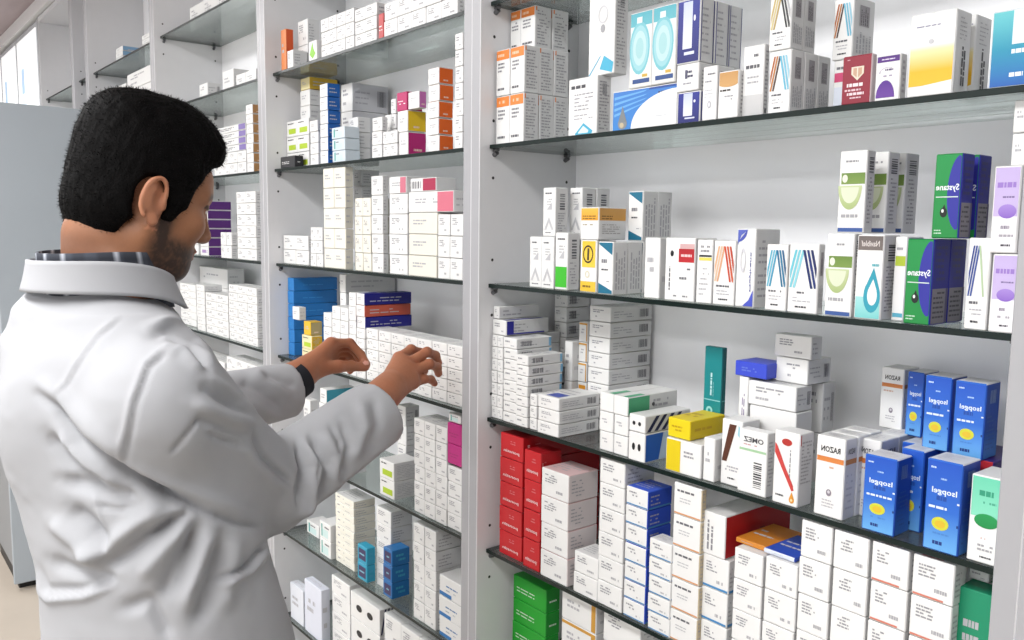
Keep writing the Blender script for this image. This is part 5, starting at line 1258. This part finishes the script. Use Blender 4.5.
# folds, seams and drag lines sculpted into the cloth
FOLDS = [
 (-.010, 3, [(128, 474), (165, 494), (205, 511), (240, 524), (272, 528)]), (.006, 6, [(125, 462), (165, 482), (205, 498), (245, 512)]),
 (-.006, 3, [(66, 445), (88, 470), (112, 486)]), (.006, 3.5, [(72, 440), (95, 464), (120, 480)]), (-.007, 3, [(150, 536), (176, 520), (190, 512)]), (.006, 3.5, [(146, 530), (170, 512), (186, 506)]),
 (-.006, 3, [(88, 528), (100, 540), (112, 552)]), (-.007, 3, [(176, 590), (186, 560), (196, 530)]), (.006, 4, [(186, 596), (196, 566), (206, 532)]), (-.005, 2.5, [(95, 505), (120, 510), (142, 504)]),
 (-.006, 3, [(214, 395), (236, 408), (252, 416)]), (-.005, 2.5, [(205, 432), (222, 440), (246, 446)]), (.005, 3, [(208, 426), (228, 434), (248, 439)]),
 (-.008, 2.5, [(300, 446), (303, 468), (298, 490), (300, 508)]), (-.007, 2.5, [(308, 442), (318, 462), (314, 482)]), (.006, 2.5, [(312, 446), (322, 464), (318, 486)]), (-.006, 3, [(330, 424), (340, 440), (338, 456)]),
 (.009, 9, [(36, 380), (60, 396), (92, 432), (128, 458)]), (-.016, 5, [(38, 394), (55, 406), (80, 441), (125, 473), (160, 491), (200, 508)]),
 (.002, 2.6, [(120, 315), (97, 335), (75, 365), (55, 398)]), (-.002, 2.4, [(123, 318), (100, 338), (79, 367), (59, 400)]),
 (.0035, 3.6, [(168, 345), (145, 363), (131, 400), (123, 440), (121, 460)]), (-.004, 3.0, [(174, 347), (150, 366), (137, 400), (129, 440), (126, 460)]),
 (-.013, 5, [(148, 336), (165, 331), (190, 343), (208, 367)]), (.010, 6, [(150, 326), (172, 322), (198, 337), (216, 366)]), (.007, 6, [(160, 350), (182, 350), (202, 372)]),
 (-.006, 2, [(171, 453), (188, 432), (202, 416)]), (.008, 7, [(190, 402), (225, 417), (256, 424)]), (-.008, 6, [(196, 417), (228, 432), (250, 440)]), (-.007, 6, [(200, 384), (222, 396), (240, 406)]), (.006, 5, [(205, 376), (226, 388), (240, 400)]),
 (-.009, 2.6, [(253, 431), (262, 455), (276, 470), (294, 485)]), (.006, 6, [(240, 440), (258, 468), (285, 492)]),
 (-.014, 3.5, [(297, 444), (306, 468), (303, 500)]), (.011, 4, [(304, 440), (316, 466), (311, 500), (300, 522)]), (-.012, 4, [(312, 438), (327, 466), (320, 500)]), (.008, 5, [(322, 432), (338, 456), (333, 488)]),
 (-.008, 4.5, [(341, 420), (351, 446), (340, 478)]), (.007, 6, [(360, 400), (366, 428), (352, 462)]), (-.006, 5, [(374, 396), (379, 424), (366, 452)]), (.008, 4, [(397, 436), (364, 463), (330, 492), (296, 520)]), (-.007, 6, [(394, 452), (360, 480), (328, 506)]),
 (-.012, 7, [(45, 434), (72, 462), (104, 484)]), (.010, 8, [(60, 430), (90, 466), (118, 490)]), (-.012, 7, [(62, 479), (100, 488), (140, 500)]), (-.013, 6, [(103, 465), (130, 480), (151, 489), (176, 505)]),
 (-.015, 8, [(100, 570), (128, 552), (151, 534), (181, 516)]), (.012, 9, [(78, 560), (108, 548), (140, 522), (166, 505)]), (-.013, 8, [(70, 508), (90, 524), (113, 548)]), (.010, 8, [(52, 520), (78, 540), (104, 565)]),
 (-.010, 7, [(50, 560), (82, 572), (117, 582)]), (.011, 9, [(140, 578), (166, 548), (190, 520)]), (-.013, 8, [(160, 600), (180, 560), (200, 522)]), (.011, 9, [(182, 612), (199, 570), (214, 528)]), (-.012, 8, [(196, 625), (211, 582), (222, 536)]), (.008, 9, [(222, 610), (232, 570), (236, 535)]), (-.010, 7, [(120, 610), (150, 600), (170, 640)]),
 (.003, 2, [(93, 493), (107, 537), (112, 560)]), (.007, 3, [(34, 572), (40, 592), (50, 600), (86, 597), (117, 584)]), (-.005, 3, [(40, 566), (47, 588), (80, 588), (112, 577)]),
 (-.010, 2.6, [(216, 580), (247, 566), (268, 541)]), (.007, 3.5, [(218, 586), (250, 572), (272, 546)]),
 (-.009, 5, [(240, 380), (262, 392), (280, 410)]), (.008, 5, [(252, 372), (272, 382), (292, 398)]), (-.007, 5, [(262, 376), (280, 380), (296, 388)]), (.006, 6, [(240, 400), (262, 408), (284, 420)])]
cn = vnormals(CV, CF); px_, py_, w_ = pxarr(CV); tocam = np.array(CAM)-CV; tocam /= np.linalg.norm(tocam, axis=1)[:, None]
facing = np.clip((cn*tocam).sum(1)*2.2, 0, 1)
disp = np.zeros(len(CV))
def seg_dist(pts):
    best = np.full(len(CV), 1e9); par = np.zeros(len(CV)); L_ = 0; tot = sum(math.dist(pts[i], pts[i+1]) for i in range(len(pts)-1))
    for (x0, y0), (x1, y1) in zip(pts[:-1], pts[1:]):
        dx, dy = x1-x0, y1-y0; l2 = dx*dx+dy*dy; t = np.clip(((px_-x0)*dx+(py_-y0)*dy)/l2, 0, 1)
        d = np.hypot(px_-x0-t*dx, py_-y0-t*dy); m = d < best; best[m] = d[m]; par[m] = (L_+t[m]*math.sqrt(l2))/tot; L_ += math.sqrt(l2)
    return best, par
for amp, wd, pts in FOLDS:
    d, t = seg_dist(pts); prof = np.exp(-(d/wd)**2); end = np.clip(np.minimum(t, 1-t)*5+.25, 0, 1)
    disp += amp*prof*end*facing
disp += (vnoise(CV, 11, 4)*.0022+vnoise(CV*np.array([1, 1, .55]), 24, 6)*.0016+vnoise(CV*np.array([.8, .8, 1.3]), 52, 9)*.0006)
CV = CV+cn*disp[:, None]
CV = smooth_verts(CV, CF, 1, .3)
COAT = nodemat('white_cotton_drill', 'a5a6a9', .8, .2, noise=.02, nscale=30, bump=.12, bscale=900)
coat_o = npmesh('lab_coat', CV, CF, COAT, None, man)
# collars: folded coat collar and the plaid shirt collar showing above it
def ring(name, mat, cen, fw, rad_x, rad_y, top, bot, flare, th, parent, a0, a1, n=64, m=8, colf=None):
    """band round the neck; angle 0 = nape, positive towards his right; top/bot give heights along the neck axis"""
    ax = ZUP*.93-fw*.12; ax /= np.linalg.norm(ax); rt = np.cross(fw, ax); rt /= np.linalg.norm(rt); fw2 = np.cross(ax, rt)
    V, F, C_ = [], [], []
    prof = [(j/m, 0) for j in range(m+1)]+[(1-j/m, 1) for j in range(m+1)]
    K = len(prof)
    for i in range(n+1):
        a = math.radians(a0+(a1-a0)*i/n)
        for t, inner in prof:
            hgt = bot(a)+(top(a)-bot(a))*t; fl = flare(t, a)-inner*th
            V.append(cen+rt*math.sin(a)*(rad_x+fl)-fw2*math.cos(a)*(rad_y+fl)+ax*hgt)
            if colf: C_.append(colf(a, t))
    for i in range(n):
        for j in range(K):
            F.append((i*K+j, i*K+(j+1) % K, (i+1)*K+(j+1) % K, (i+1)*K+j))
    return npmesh(name, np.array(V), np.array(F), mat, np.array(C_) if colf else None, parent)
NC = A(103, 268, 1.235)
PL = {}
def plaid(a, t):
    u = a*.085/.006; v = t*7
    g = .5+.25*(math.sin(u*1.1) > .2)+.2*(math.sin(v*1.6) > .3); c = np.array(lin('4c505a'))*g
    if math.sin(u*1.1+.6) > .93 or math.sin(v*1.6+1) > .95: c = np.array(lin('a8acb4'))
    return c
SHIRT = attrmat('plaid_shirting', .8, .2, .05)
shirt = ring('shirt_collar', SHIRT, NC+ZUP*.006, hT*.96+rT*.1, .078, .082, lambda a: .027-.010*math.sin(a/2)**2-.020*math.sin(a/2)**6, lambda a: -.030-.050*math.sin(a/2)**2, lambda t, a: .008-.006*t, .004, man, -165, 165, 90, 8, plaid)
collar = ring('coat_collar', COAT, NC+ZUP*.009, hT*.96+rT*.1, .084, .089, lambda a: .016-.020*math.sin(a/2)**2-.050*math.sin(a/2)**6, lambda a: -.025-.034*math.sin(a/2)**2-.045*math.sin(a/2)**6, lambda t, a: .012+.011*(1-t)**1.3-.003*t, .006, coat_o, -132, 132, 90, 8)
# dark shirt cuff at the left wrist
def cuffring(name, mat, a, d, L_, r0, r1, parent, col):
    b = MB(); P_ = [Vector(a), Vector(a+d*L_)]
    b.tube([Vector(a), Vector(a+d*L_*.5), Vector(a+d*L_)], [r0, (r0+r1)/2, r1], 28, col, cap=False)
    b.tube([Vector(a+d*L_), Vector(a+d*L_*.5), Vector(a)], [r1-.003, (r0+r1)/2-.003, r0-.003], 28, col, cap=False)
    return b.build(name, mat, parent, smooth=True)
_dw = (A(318, 366, 1.735)-A(296, 380, 1.69)); _dw /= np.linalg.norm(_dw)
cuffring('shirt_cuff', SHIRT, A(297, 381, 1.69)-_dw*.03, _dw, .042, .039, .036, man, lin('24262c'))
# trousers and shoes below the coat
TR = nodemat('dark_trousers', '2a2c33', .8, .2, noise=.1, nscale=40)
tr = SDF(); hips = np.array([cx[0], cy[0], .62]); feet = []
tr.add(ellipsoid(hips+np.array([0, 0, .12]), (.16, .13, .16), np.stack([rT, hT, ZUP], 1)), .03)
for s_ in (-1, 1):
    hp, kn, an = hips+rT*s_*.085, hips+rT*s_*.10+hT*.015-ZUP*.16, hips+rT*s_*.11; an = np.array([an[0], an[1], .10]); kn[2] = .46; hp[2] = .72
    tr.add(capsule(hp, kn, .085, .062), .02); tr.add(capsule(kn, an, .062, .052), .02); feet.append(an)
TV, TF = surface(tr, (-2.0, -.4, .02), (-.7, .8, 1.0), .009)
npmesh('trousers', TV, TF, TR, None, man)
SHO = nodemat('black_shoe_leather', '141414', .35, .5, noise=.1)
for an in feet:
    sh = SDF(); b0 = np.array([an[0], an[1], .038]); sh.add(capsule(b0-hT*.06, b0+hT*.15, .040, .036), .02); sh.add(capsule(b0, b0+ZUP*.05, .045, .045), .02)
    sh.add(cyl(np.array([an[0], an[1], -.3]), ZUP, .302, 1.0), .002, 's')
    v_, f_ = surface(sh, b0-.28, b0+.28, .008); npmesh('shoe', v_, f_, SHO, None, man)
# ------------------------------------------------------------------ light
def area(name, loc, size, power, rot=(0, 0, 0), col=(1, 1, 1)):
    l = bpy.data.lights.new(name, 'AREA'); l.shape = 'RECTANGLE'; l.size, l.size_y = size; l.energy = power; l.color = col
    o = bpy.data.objects.new(name, l); COL.objects.link(o); o.location = loc; o.rotation_euler = rot; return o
area('ceiling_strip', (-1.1, -.55, 2.6), (3.2, .5), 74)
area('ceiling_strip', (-4.6, -.5, 2.6), (2.6, .5), 62)
area('ceiling_strip', (-1.2, -2.4, 2.6), (3.2, .5), 58)
w = bpy.data.worlds.new('bright_shop'); SC.world = w; w.use_nodes = True
nt = w.node_tree; bg = nt.nodes['Background']
tc = nt.nodes.new('ShaderNodeTexCoord'); vd = nt.nodes.new('ShaderNodeVectorMath'); vd.operation = 'DOT_PRODUCT'; vd.inputs[1].default_value = (-.42, -.86, .28)
nt.links.new(tc.outputs['Generated'], vd.inputs[0])
mr = nt.nodes.new('ShaderNodeMapRange'); mr.interpolation_type = 'SMOOTHSTEP'; mr.inputs['From Min'].default_value = .1; mr.inputs['From Max'].default_value = .95; mr.inputs['To Min'].default_value = .40; mr.inputs['To Max'].default_value = 1.6
nt.links.new(vd.outputs['Value'], mr.inputs['Value']); nt.links.new(mr.outputs[0], bg.inputs[1])
bg.inputs[0].default_value = (.96, .98, 1, 1)
